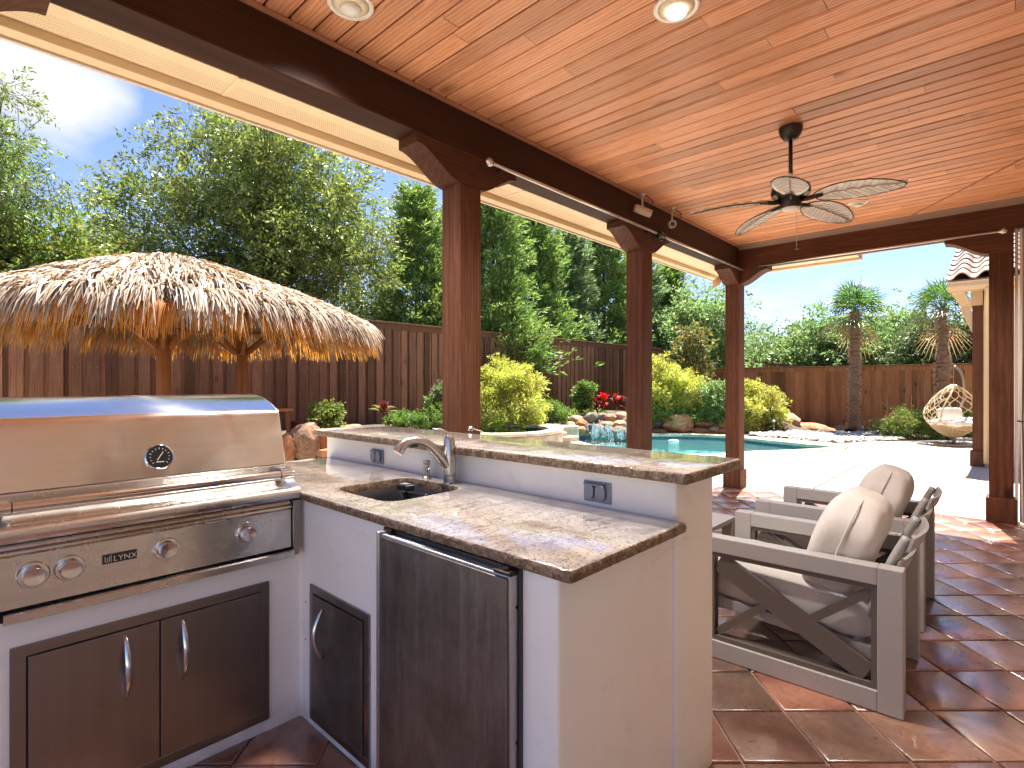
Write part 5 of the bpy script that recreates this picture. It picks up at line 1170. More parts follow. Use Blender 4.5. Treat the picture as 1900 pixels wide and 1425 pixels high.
# ================================================================== PALAPA
random.seed(21)
pal = thing('palapa', (2.25, 6.8, 0), 'thatched palapa umbrella roof on two orange wooden poles', 'palapa')
A_ = Vector((*PD(302, 5.5), 0)); B_ = Vector((*PD(448, 6.8), 0))
for p in (A_, B_): build(MB().tube([(p.x, p.y, 0), (p.x+.01, p.y, 1.0), (p.x, p.y, 2.5)], [.070, .066, .062], 16), 'pole', M['pole'], pal, smooth=True)
ax_ = (B_-A_).normalized(); sx_ = Vector((-ax_.y, ax_.x, 0)); cen = (A_+B_)/2; half = (B_-A_).length/2*.82; RR = 1.56; EZ = 2.05; TZ = 2.60
def roof_pt(s_, u):
    """s_ runs round the stadium (0..1), u from ridge 0 to eave 1"""
    per = 4*half+2*math.pi*RR; q = (s_ % 1)*per
    if q < 2*half: base = cen-ax_*half+ax_*q; o_ = -sx_
    elif q < 2*half+math.pi*RR: a = (q-2*half)/RR; base = cen+ax_*half; o_ = -sx_*math.cos(a)+ax_*math.sin(a)
    elif q < 4*half+math.pi*RR: base = cen+ax_*half-ax_*(q-2*half-math.pi*RR); o_ = sx_
    else: a = (q-4*half-math.pi*RR)/RR; base = cen-ax_*half; o_ = sx_*math.cos(a)-ax_*math.sin(a)
    z = EZ+(TZ-EZ)*(1-u**1.4)
    return base+o_*(RR*u)+Vector((0, 0, z)), o_
mb = MB(); NS, NU = 64, 8
for i in range(NS):
    for j in range(NU+1): p, _ = roof_pt(i/NS, .02+.96*j/NU); mb.v.append(tuple(p-Vector((0, 0, .05))))
for i in range(NS):
    for j in range(NU): a = i*(NU+1)+j; b = ((i+1) % NS)*(NU+1)+j; mb.f.append((a, a+1, b+1, b)); mb.mi.append(0)
build(mb, 'roof_shell', plain('brown_thatch_mat', (.20, .11, .05), .9, 0, .5, 40), pal, smooth=True, recalc=False)
def strips(N, ufun, lfun, lift, hang, wfun, dz=0):
    Vv = np.empty((N, 10, 3)); 
    for k in range(N):
        if k % 7 == 0: sc_, uc_, skc = random.random(), ufun(), random.gauss(0, .28)
        s_ = sc_+random.gauss(0, .0035); u0 = min(1, max(.01, uc_+random.gauss(0, .012))); p, o_ = roof_pt(s_, min(1, u0)); p2, _ = roof_pt(s_, min(1, u0)+.03); sl = (p2-p).normalized(); tang = Vector((-o_.y, o_.x, 0)); sk = skc+random.gauss(0, .10)
        l = lfun(); w_ = wfun(); nrm = tang.cross(sl); nrm = nrm if nrm.z > 0 else -nrm; d = (sl+tang*sk).normalized(); c = p+nrm*(random.uniform(.0, lift))+Vector((0, 0, dz)); curl = random.uniform(-.2, .2)
        tw = (tang+nrm*random.uniform(-.9, .9)).normalized()
        for i in range(5):
            t = i/4; pos = c+d*l*t+Vector((0, 0, -1))*(hang*l*t*t)+nrm*lift*math.sin(t*3.0)*.8+tang*curl*l*t*t*.5; ww = w_*(1-.75*t**2)*.5
            Vv[k, 2*i] = pos-tw*ww; Vv[k, 2*i+1] = pos+tw*ww
    return Vv
def add_strips(name, Vv, mat=None):
    N = len(Vv); base = (np.arange(N)*10)[:, None, None]; q = np.array([[2*i, 2*i+1, 2*i+3, 2*i+2] for i in range(4)])[None]; F = (base+q).reshape(-1, 4); V = Vv.reshape(-1, 3)
    me = rawmesh(name, V, F, mat or M['thatch'], tuple(pal.location)); o = put(name, me, pal, pal.location); o['kind'] = 'stuff'; return o
Va = strips(11000, lambda: random.random()**.6*.98, lambda: random.uniform(.14, .36), .06, .22, lambda: random.uniform(.009, .026))
Vb = strips(4200, lambda: random.uniform(.86, 1.0), lambda: random.uniform(.14, .28), .03, .8, lambda: random.uniform(.010, .022))
add_strips('thatch', np.concatenate([Va, Vb]))
Vc = strips(2600, lambda: random.uniform(.93, 1.0), lambda: random.uniform(.12, .20), .01, 1.3, lambda: random.uniform(.008, .016), -.06); add_strips('eave_fringe', Vc, M['fringe'])
# ridge cap leaves
Vr = np.empty((900, 10, 3))
for k in range(900):
    c = cen+ax_*random.uniform(-half*1.05, half*1.05)+Vector((0, 0, TZ+random.uniform(.0, .05))); sg = random.choice((-1, 1)); d = (sx_*sg+ax_*random.gauss(0, .35)).normalized(); l = random.uniform(.12, .30); tw = (ax_+Vector((0, 0, random.uniform(-.6, .6)))).normalized()
    for i in range(5):
        t = i/4; pos = c+d*l*t+Vector((0, 0, .03*math.sin(t*3)-.22*l*t*t)); ww = random.uniform(.018, .028)*(1-.7*t*t)*.5; Vr[k, 2*i] = pos-tw*ww; Vr[k, 2*i+1] = pos+tw*ww
add_strips('ridge_cap', Vr)
ringp = [tuple(roof_pt(i/40, .80)[0]-Vector((0, 0, .13))) for i in range(41)]; build(MB().tube(ringp, .03, 8, caps=False), 'eave_ring', M['pole'], pal, smooth=True)
ringp = [tuple(roof_pt(i/40, .42)[0]-Vector((0, 0, .11))) for i in range(41)]; build(MB().tube(ringp, .022, 8, caps=False), 'upper_ring', M['pole'], pal, smooth=True)
for i in range(16):
    p, q = roof_pt(i/16, .05)[0], roof_pt(i/16, .9)[0]; mid = roof_pt(i/16, .5)[0]; build(MB().tube([p-Vector((0, 0, .09)), mid-Vector((0, 0, .09)), q-Vector((0, 0, .09))], .02, 6), 'rafter', M['pole'], pal, smooth=True)
build(MB().tube([A_+Vector((0, 0, 2.45)), B_+Vector((0, 0, 2.45))], .05, 10), 'ridge_beam', M['pole'], pal, smooth=True)
for p in (A_, B_):
    for k in range(6):
        a = k*math.pi/3+.3; build(MB().bar((p.x+math.cos(a)*.06, p.y+math.sin(a)*.06, 1.72), (p.x+math.cos(a)*.62, p.y+math.sin(a)*.62, 2.16), .035, .06), 'brace', M['pole'], pal, bevel=.003)
bs = thing('bar_stool', (*PD(511, 5.2), 0), 'orange wooden bar stool half hidden behind the grill hood', 'stool')
x, y = PD(504, 5.2); zt = ZD(757, 5.2); build(MB().box(x-.15, x+.15, y-.15, y+.15, zt-.03, zt), 'seat', M['pole'], bs, bevel=.006)
for sx2 in (-1, 1):
    for sy2 in (-1, 1): build(MB().bar((x+sx2*.11, y+sy2*.11, zt-.03), (x+sx2*.14, y+sy2*.14, 0), .035, .035), 'leg', M['post'], bs)
# ================================================================== LOUNGE CHAIRS AND TABLE
def lounge(Wd, D=.865, H=.59):
    t = thing('lounge_chair', (0, 0, 0), 'x', 'armchair', 'matching grey lounge chairs')
    T = .075; m_ = .088
    for side in (0, 1):
        xa, xb = (0, T) if side == 0 else (Wd-T, Wd)
        fr = build(MB().box(xa, xb, 0, m_, 0, H), 'side_frame', M['alu'], t, bevel=.004)
        mb = MB().box(xa+.0005, xb-.0005, m_, D-m_, H-.075, H-.001).box(xa+.0005, xb-.0005, m_, D-m_, .0, .085).box(xa, xb, D-m_, D, 0, H)
        build(mb, 'frame_rail', M['alu'], fr, bevel=.004)
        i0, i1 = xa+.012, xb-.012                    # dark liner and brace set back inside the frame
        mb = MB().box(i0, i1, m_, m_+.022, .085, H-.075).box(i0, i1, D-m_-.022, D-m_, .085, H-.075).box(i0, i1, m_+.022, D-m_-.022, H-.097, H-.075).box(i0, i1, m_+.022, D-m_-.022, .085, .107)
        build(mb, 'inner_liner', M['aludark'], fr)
        xm = (xa+xb)/2; p0 = Vector((xm, m_+.035, .135)); p1 = Vector((xm, D-m_-.035, H-.125))
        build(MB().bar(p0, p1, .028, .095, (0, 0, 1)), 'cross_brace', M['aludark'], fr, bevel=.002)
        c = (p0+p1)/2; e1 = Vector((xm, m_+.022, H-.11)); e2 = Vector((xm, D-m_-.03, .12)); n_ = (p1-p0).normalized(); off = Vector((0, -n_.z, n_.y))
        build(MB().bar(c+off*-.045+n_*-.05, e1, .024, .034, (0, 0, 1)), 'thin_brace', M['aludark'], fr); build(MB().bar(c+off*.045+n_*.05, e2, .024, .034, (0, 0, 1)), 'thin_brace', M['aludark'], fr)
    build(MB().box(T, Wd-T, .09, .13, .17, .23).box(T, Wd-T, D-.13, D-.09, .22, .28).bar((T+.02, .10, .20), (T+.02, D-.1, .25), .03, .05).bar((Wd-T-.02, .10, .20), (Wd-T-.02, D-.1, .25), .03, .05), 'seat_frame', M['alu'], t, bevel=.002)
    for k in range(6): y_ = .16+k*.10; build(MB().box(T+.03, Wd-T-.03, y_, y_+.05, .215+k*.008, .228+k*.008), 'seat_slat', M['alu'], t)
    # back: two raked uprights and curved slats
    for xx in (T+.05, Wd-T-.05): build(MB().tube(cr_path([(xx, .20, .16), (xx, .13, .36), (xx, .055, .58), (xx, .0, .70)]), .018, 8, flat=1.3), 'back_upright', M['alu'], t, smooth=True)
    for k, (y_, z_) in enumerate(((.0, .675), (.045, .57), (.085, .47), (.12, .37))):
        pts = [(T+.03+(Wd-2*T-.06)*i/10, y_-.028*math.sin(math.pi*i/10)-.012, z_) for i in range(11)]; mb = MB()
        for p, q in zip(pts, pts[1:]): mb.bar(p, q, .012, .065, (0, -.35, 1))
        build(mb, 'back_slat', M['alu'], t)
    build(MB().sq((Wd/2, .475, .345), ((Wd-2*T)/2-.004, .375, .105), .42, .25, 40, 20, Matrix.Rotation(R(4), 4, 'X'), .02), 'seat_cushion', M['fabric'], t, smooth=True)
    build(MB().sq((Wd/2, .245, .60), ((Wd-2*T)/2-.004, .124, .238), .60, .40, 72, 44, Matrix.Rotation(R(20), 4, 'X'), .07), 'back_cushion', M['fabric'], t, smooth=True)
    pts = []
    for i in range(61):
        v = 2*math.pi*i/60; f = lambda w_, e: math.copysign(abs(w_)**e, w_); p = Matrix.Rotation(R(20), 4, 'X') @ Vector((((Wd-2*T)/2-.001)*f(math.cos(v), .58), 0, .238*f(math.sin(v), .58))); pts.append((Wd/2+p.x, .245+p.y, .60+p.z))
    build(MB().tube(pts, .0036, 6, caps=False), 'seam', M['fabric'], t, smooth=True)
    return t
ch = lounge(.69); ch['label'] = 'grey lounge chair nearest the stucco bar end, with oatmeal cushions'
c2 = copy_tree(ch); c2['label'] = 'second grey lounge chair behind the nearest one, closer to the pool deck'
ch.location = (2.62, .318, .004); ch.rotation_euler = (0, 0, R(1.5)); c2.location = (3.62, .350, .004); c2.rotation_euler = (0, 0, R(1.0))
ct_ = thing('coffee_table', (3.3, 1.8, 0), 'low grey patio table in front of the lounge chairs', 'table')
tx, ty = 3.67, 1.36
build(MB().box(tx-.75, tx, ty, ty+.75, .425, .455), 'tabletop', M['alu'], ct_, bevel=.003)
for a, b in ((tx-.07, ty+.001), (tx-.749, ty+.001), (tx-.07, ty+.679), (tx-.749, ty+.679)): build(MB().box(a, a+.069, b, b+.07, .004, .424), 'leg', M['alu'], ct_, bevel=.003)
# ================================================================== CEILING FAN
fx_, fy_ = PD(1467, 3.70); fan = thing('ceiling_fan', (fx_, fy_, CZ), 'bronze ceiling fan with five cream palm leaf blades', 'ceiling fan')
build(MB().lathe([(.074, 0), (.076, -.012), (.066, -.05), (.045, -.078), (.030, -.088), (.018, -.090)], (fx_, fy_, CZ), 32), 'canopy', M['bronze'], fan, smooth=True, angle=50)
build(MB().tube([(fx_, fy_, CZ-.085), (fx_, fy_, 2.72)], .0135, 12), 'downrod', M['bronze'], fan, smooth=True)
build(MB().lathe([(.0, 2.745-2.6), (.030, .145), (.045, .135), (.085, .12), (.118, .095), (.125, .06), (.118, .032), (.085, .018), (.068, .012), (.068, -.045), (.06, -.055)], (fx_, fy_, 2.60), 36), 'motor_housing', M['bronze'], fan, smooth=True, angle=50)
build(MB().lathe([(.060, -.055), (.045, -.066), (0, -.072)], (fx_, fy_, 2.60), 28), 'bottom_cap', M['blade'], fan, smooth=True)
PH = AX-math.pi/2
def blade_poly(n=26):
    up = [];
    for i in range(n+1):
        t = i/n; w_ = .118*(math.sin(math.pi*min(1, (.04+.96*t)))**.55)*(1.0-.16*t)*(1+.02*math.sin(t*60)); up.append((.155+.50*t, w_))
    return up
for k, deg in enumerate((-45, 27, 99, 171, 243)):
    a = R(deg)+PH; d = Vector((math.cos(a), math.sin(a), 0)); s_ = Vector((-math.sin(a), math.cos(a), 0)); pitch = R(13); sv = s_*math.cos(pitch)-Vector((0, 0, math.sin(pitch))); nv = d.cross(sv)
    up = blade_poly(); mb = MB(); n = len(up); NR = 8; o_ = 0
    def bp(t, w_, j):
        v = j/NR*2-1; u = (up[t][0]); ridge = .006*math.sin((t*1.35-abs(v)*4.2))*(1-abs(v)**3)-.004*math.exp(-(v/.08)**2); droop = -.05*((u-.155)/.5)**2-.016*v*v
        return Vector((fx_, fy_, 2.605))+d*u+sv*(v*w_)+nv*(ridge+droop)
    for i in range(n):
        for j in range(NR+1): mb.v.append(tuple(bp(i, up[i][1], j)))
    for i in range(n-1):
        for j in range(NR): q = i*(NR+1)+j; mb.f.append((q, q+1, q+NR+2, q+NR+1)); mb.mi.append(0)
    o = build(mb, 'fan_blade', M['blade'], fan, smooth=True, recalc=False); m = o.modifiers.new('thick', 'SOLIDIFY'); m.thickness = .006; m.offset = 0
    rim = [mb.v[i*(NR+1)] for i in range(n)]+[mb.v[i*(NR+1)+NR] for i in range(n-1, -1, -1)]; build(MB().tube(rim+[rim[0]], .0042, 5, caps=False), 'blade_rim', M['bronze'], o, org=fan.location)
    mb = MB().tube([bp(i, 0, NR//2)-nv*.0065*(1 if nv.z > 0 else -1) for i in range(1, n-1, 2)], .0045, 5)
    for i in range(3, n-3, 2):
        for w2 in (-1, 1): mb.tube([bp(i, up[i][1]*.0, 0)-nv*.004*(1 if nv.z > 0 else -1), bp(min(n-1, i+2), up[i][1]*.55*w2, NR)-nv*.0045*(1 if nv.z > 0 else -1), bp(min(n-1, i+3), up[i][1]*.92*w2, NR)-nv*.004*(1 if nv.z > 0 else -1)], .0016, 4)
    build(mb, 'leaf_rib', M['rib'], o, org=fan.location)
    build(MB().tube([Vector((fx_, fy_, 2.60))+d*.06, Vector((fx_, fy_, 2.588))+d*.11, Vector((fx_, fy_, 2.596))+d*.20], [.014, .010, .009], 8, flat=1.6), 'blade_iron', M['bronze'], o, org=fan.location, smooth=True)
zc2 = ZD(462, 3.7); pc = build(MB().tube([(fx_+.03, fy_-.03, 2.53), (fx_+.03, fy_-.03, zc2)], .0016, 5), 'pull_chain', M['steelrod'], fan)
build(MB().lathe([(.0, .012), (.013, .008), (.013, .0), (0, -.003)], (fx_+.03, fy_-.03, zc2), 12), 'chain_knob', M['bronze'], pc, org=fan.location)
# ================================================================== CAMERAS, RODS, CURTAIN
def seccam(px0, py0, px1, py1, dbody, label, facing, r, ln):
    x, y, = G(px0, py0, CZ); t = thing('security_camera', (x, y, CZ), label, 'security camera', 'security cameras over the middle post')
    build(MB().lathe([(.032, 0), (.034, -.006), (.020, -.014), (.012, -.016)], (x, y, CZ-.001), 20), 'mount_base', M['camwhite'], t, smooth=True)
    dcam = x*ca+y*sa; bx2, by2 = PD(px1, dcam); bz = ZD(py1, dcam)
    build(MB().tube([(x, y, CZ-.01), (x, y, bz+r*.9+.04), (x, y, bz+r)], [.009, .009, .012], 8), 'arm', M['camwhite'], t, smooth=True)
    f = Vector(facing).normalized(); c = Vector((x, y, bz))
    build(MB().lathe([(r*.8, -ln/2), (r, -ln/2+.01), (r, ln/2), (r*.88, ln/2), (r*.80, ln/2-.012), (0, ln/2-.012)], c, 24, f), 'camera_body', M['camwhite'], t, smooth=True, angle=35)
    build(MB().lathe([(r*.5, ln/2-.011), (r*.42, ln/2-.004), (0, ln/2-.002)], c, 16, f), 'lens', M['black'], t, smooth=True)
    build(MB().tube(cr_path([(x+.02, y-.01, CZ-.008), (x+.07, y-.06, CZ-.06), (x+.06, y-.05, bz+.05), c-f*ln*.4]), .004, 6), 'cable', M['black'], t, smooth=True)
seccam(1192, 359, 1190, 391, 5, 'pale bullet camera aimed down along the beam', (.75, -.55, -.28), .037, .17)
seccam(1247, 385, 1243, 416, 5, 'ring shaped camera facing the seating area', (-.72, -.66, -.20), .040, .06)
# loop light fitting at the far corner
x, y = PD(1330, 7.0); t = thing('corner_floodlight', (x, y, ZD(510, 7.0)), 'small round floodlight hanging from the far corner eave', 'floodlight'); c = Vector((x, y, ZD(522, 7.0)))
build(MB().lathe([(.045, .03), (.075, 0), (.09, -.02), (.088, -.03), (.06, -.015), (.0, -.012)], c, 24, (-.5, .45, .5)), 'lamp_hood', M['gutter'], t, smooth=True, angle=45)
build(MB().tube([c+Vector((.0, -.0, .02)), c+Vector((.05, -.05, .07)), c+Vector((.12, -.10, .10))], .012, 8), 'bracket', M['gutter'], t, smooth=True)
def rod(name_label, p, q, fin_p=True, fin_q=True):
    t = thing('curtain_rod', p, name_label, 'curtain rod'); p, q = Vector(p), Vector(q); d = (q-p).normalized()
    build(MB().tube([p, q], .0115, 12), 'pole', M['steelrod'], t, smooth=True)
    for e, s_, on in ((p, -1, fin_p), (q, 1, fin_q)):
        if on: build(MB().lathe([(.0, .062), (.022, .052), (.031, .034), (.022, .012), (.013, .006), (.018, .0), (.0125, -.004)], e, 20, d*s_), 'finial', M['steelrod'], t, smooth=True)
    for u in (.05, .95):
        c = p.lerp(q, u); n_ = Vector((0, 1, 0)) if abs(d.x) > .5 else Vector((1, 0, 0)); build(MB().tube([c, c+n_*.07], .008, 8), 'rod_bracket', M['bronze'], t)
    return t
rod('brushed curtain rod under the long beam between near and middle posts', (2.50, 2.50, 2.785), (4.72, 2.50, 2.785), True, False)
rod('brushed curtain rod under the long beam between middle and corner posts', (4.90, 2.50, 2.780), (6.98, 2.50, 2.780), False, False)
rod('brushed curtain rod across the back opening ending at the right post', (6.97, .10, 2.803), (6.97, 2.32, 2.803), True, False)
t = thing('rod_end_bracket', (4.83, 2.50, 2.78), 'black bracket joining the two curtain rods at the middle post', 'bracket')
build(MB().lathe([(.0, -.05), (.03, -.045), (.034, -.02), (.02, 0), (.034, .02), (.03, .045), (0, .05)], (4.81, 2.50, 2.783), 16, (1, 0, 0)), 'double_socket', M['black'], t, smooth=True); build(MB().bar((4.72, 2.55, 2.79), (4.84, 2.50, 2.74), .02, .02), 'arm', M['black'], t)
# holdback hook on the near post
t = thing('curtain_holdback', (2.47, 2.70, 1.05), 'scrolled metal curtain holdback low on the near post', 'holdback'); c = Vector((*PD(873, 3.33), ZD(795, 3.33)))
build(MB().lathe([(.0, .016), (.012, .012), (.019, 0), (.017, -.006)], c, 20, (-.7, -.7, .1)), 'knob', M['steelrod'], t, smooth=True); build(MB().tube([c, c+Vector((.02, -.02, -.006)), c+Vector((.05, -.06, -.02))], .003, 6), 'stem', M['steelrod'], t)
# curtain gathered at the right
cu = thing('patio_curtain', (7.0, -.15, 0), 'cream outdoor curtain tied back beside the right post', 'curtain'); mb = MB(); nz_, nx_ = 40, 60
for i in range(nz_+1):
    z = .03+2.78*i/nz_; wq = .16+.20*abs((z-.99)/1.8)**.8
    for j in range(nx_+1):
        u = j/nx_; fold = .030*math.sin(u*math.pi*2*9+z*.8)*(.5+.5*min(1, abs(z-.99)*2+.3)); mb.v.append((6.985+fold, -.045-wq*u, z))
for i in range(nz_):
    for j in range(nx_): q = i*(nx_+1)+j; mb.f.append((q, q+1, q+nx_+2, q+nx_+1)); mb.mi.append(0)
build(mb, 'curtain_cloth', M['curtain'], cu, smooth=True, recalc=False)
build(MB().tube([(6.93, -.03, .99), (6.93, -.22, .985), (7.02, -.24, .98), (7.04, -.03, .99)], .007, 6), 'tieback', M['black'], cu, smooth=True)
build(MB().tube([(6.92, -.02, 2.80), (6.92, -1.6, 2.80)], .011, 8), 'side_rod', M['black'], cu, smooth=True)
cj = thing('junction_strip', (7.03, -.03, 0), 'pale metal corner strip running up beside the right post', 'corner strip'); build(MB().box(7.05, 7.07, -.035, -.012, .0, 3.08), 'strip', plain('pale_strip', (.5, .42, .36), .5), cj)
# ================================================================== HOUSE WING AT THE RIGHT
hx_ = 11.6; wg = thing('house_wing', (hx_+2, -2, 0), 'tan house wing with curved clay tile roof, gutter and downspout', 'house')
build(MB().box(hx_, hx_+4.2, -6.5, .34, 0, 3.0), 'wall', M['housewall'], wg)
build(MB().box(hx_-.02, hx_+.12, .345, .49, .0, 2.92).box(hx_-.05, hx_+.15, .34, .52, 0, .25), 'corner_post', M['post'], wg, bevel=.005)
build(MB().box(hx_-.035, hx_+.9, .36, .51, 2.62, 2.90).bar((hx_+.05, .60, 2.62), (hx_+.05, .42, 2.15), .10, .12), 'bracket_timber', M['gutter'], wg)
ex = 11.18; ez = 2.98
build(MB().prism([(ex, ez-.02), (ex-.012, ez), (ex-.0, ez), (ex+.005, ez-.015), (ex+.1, ez-.015), (ex+.1, ez-.14), (ex+.03, ez-.14), (ex-.0, ez-.08)], lambda u, v, s_: (u, .78 if s_ else -6.5, v)), 'gutter', M['gutter'], wg, bevel=.003)
build(MB().box(ex+.102, ex+.13, -6.5, .77, ez-.16, ez+.04).box(ex+.13, hx_+3, .60, .77, ez-.1, ez-.05), 'fascia', M['gutter'], wg)
build(MB().box(ex+.13, hx_-.001, -6.5, .34, ez-.10, ez-.085), 'soffit_panel', M['soffit'], wg)
dp = [(ex+.05, .28, ez-.13), (ex+.05, .28, ez-.24), (hx_-.06, .30, ez-.52), (hx_-.06, .30, 1.5), (hx_-.06, .30, .06)]
build(MB().tube(dp, .052, 12), 'downspout', M['gutter'], wg, smooth=True, angle=50)
# S shaped roof tiles, one object each
TW, TL, pitch = .30, .34, math.atan(.42); mb = MB(); K = 9; prof_ = []
for i in range(K+1):
    t = i/K; prof_.append((t*TW, .085*math.sin(math.pi*min(1, t/.68)) if t < .68 else -.022*math.sin(math.pi*(t-.68)/.32)))
for (l0, zt) in ((0, .024), (TL+.05, .0)):
    for yy, zz in prof_: mb.v.append((l0*math.cos(pitch)-(zz+zt)*math.sin(pitch), yy, l0*math.sin(pitch)+(zz+zt)*math.cos(pitch)))
for yy, zz in prof_: mb.v.append((-(zz+.004)*math.sin(pitch), yy, (zz+.004)*math.cos(pitch)))
for i in range(K): mb.f += [(i, i+1, K+1+i+1, K+1+i), (2*(K+1)+i, 2*(K+1)+i+1, i+1, i)]; mb.mi += [0, 0]
tm = mb.mesh('roof_tile', M['rooftile']); tm.polygons.foreach_set('use_smooth', [True]*len(tm.polygons))
try: tm.set_sharp_from_angle(angle=R(50))
except Exception: pass
for i in range(10):
    for j in range(8):
        o = put('roof_tile', tm, wg, (ex-.02+i*TL*math.cos(pitch)+random.uniform(-.004, .004), .80-(j+1)*TW, ez+.035+i*TL*math.sin(pitch)), (random.uniform(-.01, .01), 0, random.uniform(-.01, .01)))
mb = MB(); top = 10*TL
mb.add([(ex+.05, .78, ez+.0), (ex+.05, -6.5, ez+.0), (ex+top*math.cos(pitch), -6.5, ez+top*math.sin(pitch)), (ex+top*math.cos(pitch), .80, ez+top*math.sin(pitch))], [(0, 1, 2, 3)]); build(mb, 'roof_underlay', plain('brown_underlay', (.18, .11, .08), .9), wg, recalc=False)
# distant house behind the hedge
x, y = PD(1815, 34); dh = thing('distant_house', (x, y, 0), 'pale house with grey roof behind the far hedge at the right', 'house')
m4 = Matrix.Translation((x, y, 0)) @ Matrix.Rotation(-(math.pi/2-AX), 4, 'Z')
build(MB().box(-1.4, 5, -2, 3, 0, 4.3).xf(m4), 'wall', plain('pale_siding', (.55, .55, .56), .7), dh)
build(MB().add([(-1.8, -2.3, 4.3), (5.3, -2.3, 4.3), (5.3, 3.3, 4.3), (-1.8, 3.3, 4.3), (.8, .5, 5.9), (5.3, .5, 5.9)], [(0, 1, 5, 4), (0, 4, 3), (3, 4, 5, 2), (1, 2, 5), (0, 3, 2, 1)]).xf(m4), 'roof', plain('grey_shingle', (.26, .27, .30), .8, 0, .3, 20), dh)
wn = build(MB().box(.3, 1.1, -2.03, -2.0, 2.9, 3.8).xf(m4), 'window', M['gaugeface'], dh); build(MB().box(.22, .3, -2.06, -2.0, 2.82, 3.88).box(1.1, 1.18, -2.06, -2.0, 2.82, 3.88).box(.3, 1.1, -2.06, -2.0, 3.8, 3.88).box(.3, 1.1, -2.06, -2.0, 2.82, 2.9).xf(m4), 'window_frame', M['white'], wn, org=dh.location)
# ================================================================== EGG CHAIR
ex0, ey0 = G(1768, 826); egg = thing('egg_chair', (ex0, ey0, 0), 'rattan teardrop hanging chair with white cushions on a curved stand', 'hanging chair')
de = ex0*ca+ey0*sa; F_ = Vector((ca, sa, 0)); R_ = Vector((sa, -ca, 0)); ctr = Vector((*PD(1769, de), 0))
def E3(r, f, z): return ctr+R_*r+F_*f+Vector((0, 0, z))
top_z = ZD(712, de); bot_z = ZD(812, de); wid = 98*de/2000; Hh = top_z-bot_z
def erad(v):  # v 0 bottom .. 1 top
    return wid*(math.sin(math.pi*min(1, v*1.0))**.62 if v < .42 else (math.sin(math.pi*.42)**.62)*(1-((v-.42)/.58)**1.65)**.86+.001)
def ept(a, v): r = erad(v); return E3(r*math.sin(a), -r*.82*math.cos(a), bot_z+Hh*v)
NC = 14
bk = build(MB().tube(cr_path([ept(-1.05, .30), ept(-.98, .45), ept(-.92, .62), ept(-.75, .80), ept(0.0, .965), ept(.75, .80), ept(.92, .62), ept(.98, .45), ept(1.05, .30), ept(.6, .20), ept(0, .165), ept(-.6, .20), ept(-1.05, .30)], 6), .014, 8), 'basket_rim', M['rattan'], egg, smooth=True)
for k in range(NC):
    for sg in (-1, 1):
        pts = []
        for i in range(41):
            v = .22+.765*i/40; a = 2*math.pi*(k+.5)/NC+sg*(math.pi/NC)*math.cos(i/40*math.pi*4)*.98
            front = abs((a+math.pi) % (2*math.pi)-math.pi) < 1.02 and v < .93-.12*abs((a+math.pi) % (2*math.pi)-math.pi)
            if front:
                if len(pts) > 2: build(MB().tube(pts, .0085, 5), 'rattan_strand', M['rattan'], egg, smooth=True)
                pts = []
            else: pts.append(ept(a, v))
        if len(pts) > 2: build(MB().tube(pts, .0085, 5), 'rattan_strand', M['rattan'], egg, smooth=True)
for j in range(11):
    v = .02+.021*j; build(MB().tube([ept(2*math.pi*i/36, v) for i in range(37)], .0085, 5, caps=False), 'bowl_ring', M['rattan'], egg, smooth=True)
for k in range(28): build(MB().tube([ept(2*math.pi*k/28+.25*v, v) for v in (0.01, .05, .1, .16, .24)], .007, 5), 'bowl_stake', M['rattan'], egg, smooth=True)
build(MB().sq(tuple(E3(0, -.02, bot_z+Hh*.27)), (wid*.80, wid*.66, .085), .7, .9, 36, 14, Matrix.Rotation(-(math.pi/2-AX), 4, 'Z'), .16), 'seat_cushion', M['fabricW'], egg, smooth=True)
build(MB().sq(tuple(E3(-.26, -.12, bot_z+Hh*.32)), (.17, .15, .07), .8, .9, 24, 12, None, .2), 'side_cushion', M['fabricW'], egg, smooth=True)
build(MB().sq(tuple(E3(.27, -.10, bot_z+Hh*.32)), (.18, .15, .07), .8, .9, 24, 12, None, .2), 'side_cushion', M['fabricW'], egg, smooth=True)
build(MB().sq(tuple(E3(.06, .18, bot_z+Hh*.44)), (.26, .06, .125), .35, .35, 28, 12, Matrix.Rotation(-(math.pi/2-AX), 4, 'Z') @ Matrix.Rotation(R(-14), 4, 'X'), .03), 'back_pillow', M['fabricW'], egg, smooth=True)
hook = ZD(680, de)
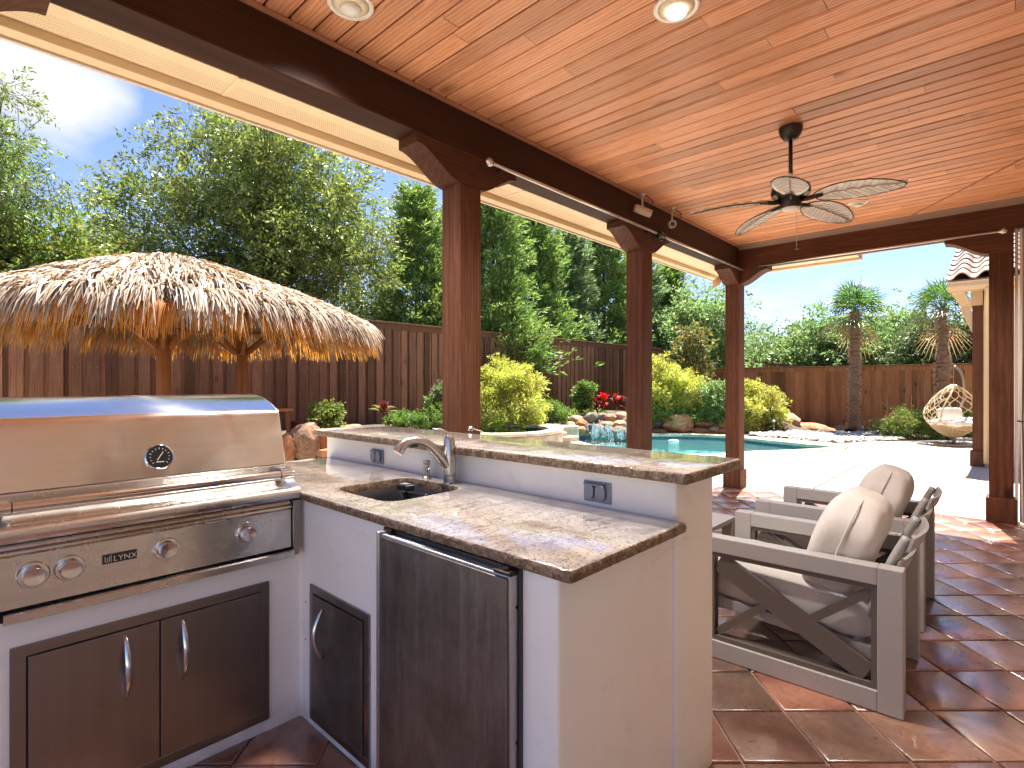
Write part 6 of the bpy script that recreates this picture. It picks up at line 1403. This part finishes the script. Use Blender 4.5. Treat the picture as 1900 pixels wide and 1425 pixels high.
build(MB().tube(cr_path([E3(.10, .10, .05), E3(.36, .34, .5), E3(.52, .36, 1.0), E3(.46, .28, 1.36), E3(.26, .12, 1.60), E3(.03, .0, hook)], 8), .028, 12), 'stand_pole', M['stand'], egg, smooth=True)
mb = MB(); zz = top_z
while zz < hook-.01: mb.tube([E3(.0, 0, zz), E3(.008, 0, zz+.018), E3(0, 0, zz+.036)], .008, 5); zz += .03
build(mb, 'chain', M['stand'], egg)
build(MB().tube([E3(.62*math.cos(a)-.05, .42*math.sin(a)+.05, .03) for a in [2*math.pi*i/40 for i in range(41)]], .024, 8, caps=False), 'base_ring', M['stand'], egg, smooth=True)
build(MB().tube([E3(-.62, .05, .03), E3(.5, .05, .03)], .022, 8).tube([E3(.02, -.3, .03), E3(.04, .5, .03)], .022, 8).tube([E3(.02, .02, .03), E3(.02, .02, .20)], .035, 10), 'base_bars', M['stand'], egg, smooth=True)

# ================================================================== SMALL LITTER
random.seed(99); Pn = []
for k in range(260):
    if random.random() < .35: x, y = random.uniform(2.4, 7), random.uniform(-.2, 2.7); z = .007
    else: x, y = random.uniform(7.2, 15), random.uniform(-1, 3.2); z = .004
    if z > .005 and 2.5 < x < 4.4 and y < 1.3: continue
    if inpoly(copout, x, y): continue
    Pn.append((x, y, z))
Pn = np.array(Pn); n = len(Pn); a = RNG.uniform(0, 6.28, n); V, F = leafquads(Pn, np.c_[np.cos(a), np.sin(a), RNG.uniform(0, .25, n)], RNG.uniform(.015, .05, n), RNG.uniform(.006, .018, n), up=np.tile([0, 0, 1.], (n, 1)))
o = put('fallen_leaves', rawmesh('fallen_leaves', V, F, leafmat('dry_fallen_leaf', (.12, .07, .03), (.28, .18, .07), None, .1, .7), (6, 1, 0)), None, (6, 1, 0)); tag(o, 'a few dry fallen leaves scattered over the patio and pool deck', 'leaves', kind='stuff')
x, y = G(1739, 925); dr = build(MB().lathe([(.05, 0), (.05, .004), (0, .0045)], (x, y, .0), 20), 'deck_drain', M['zinc'], smooth=False); tag(dr, 'small round metal drain cover in the sunlit pool deck', 'drain')
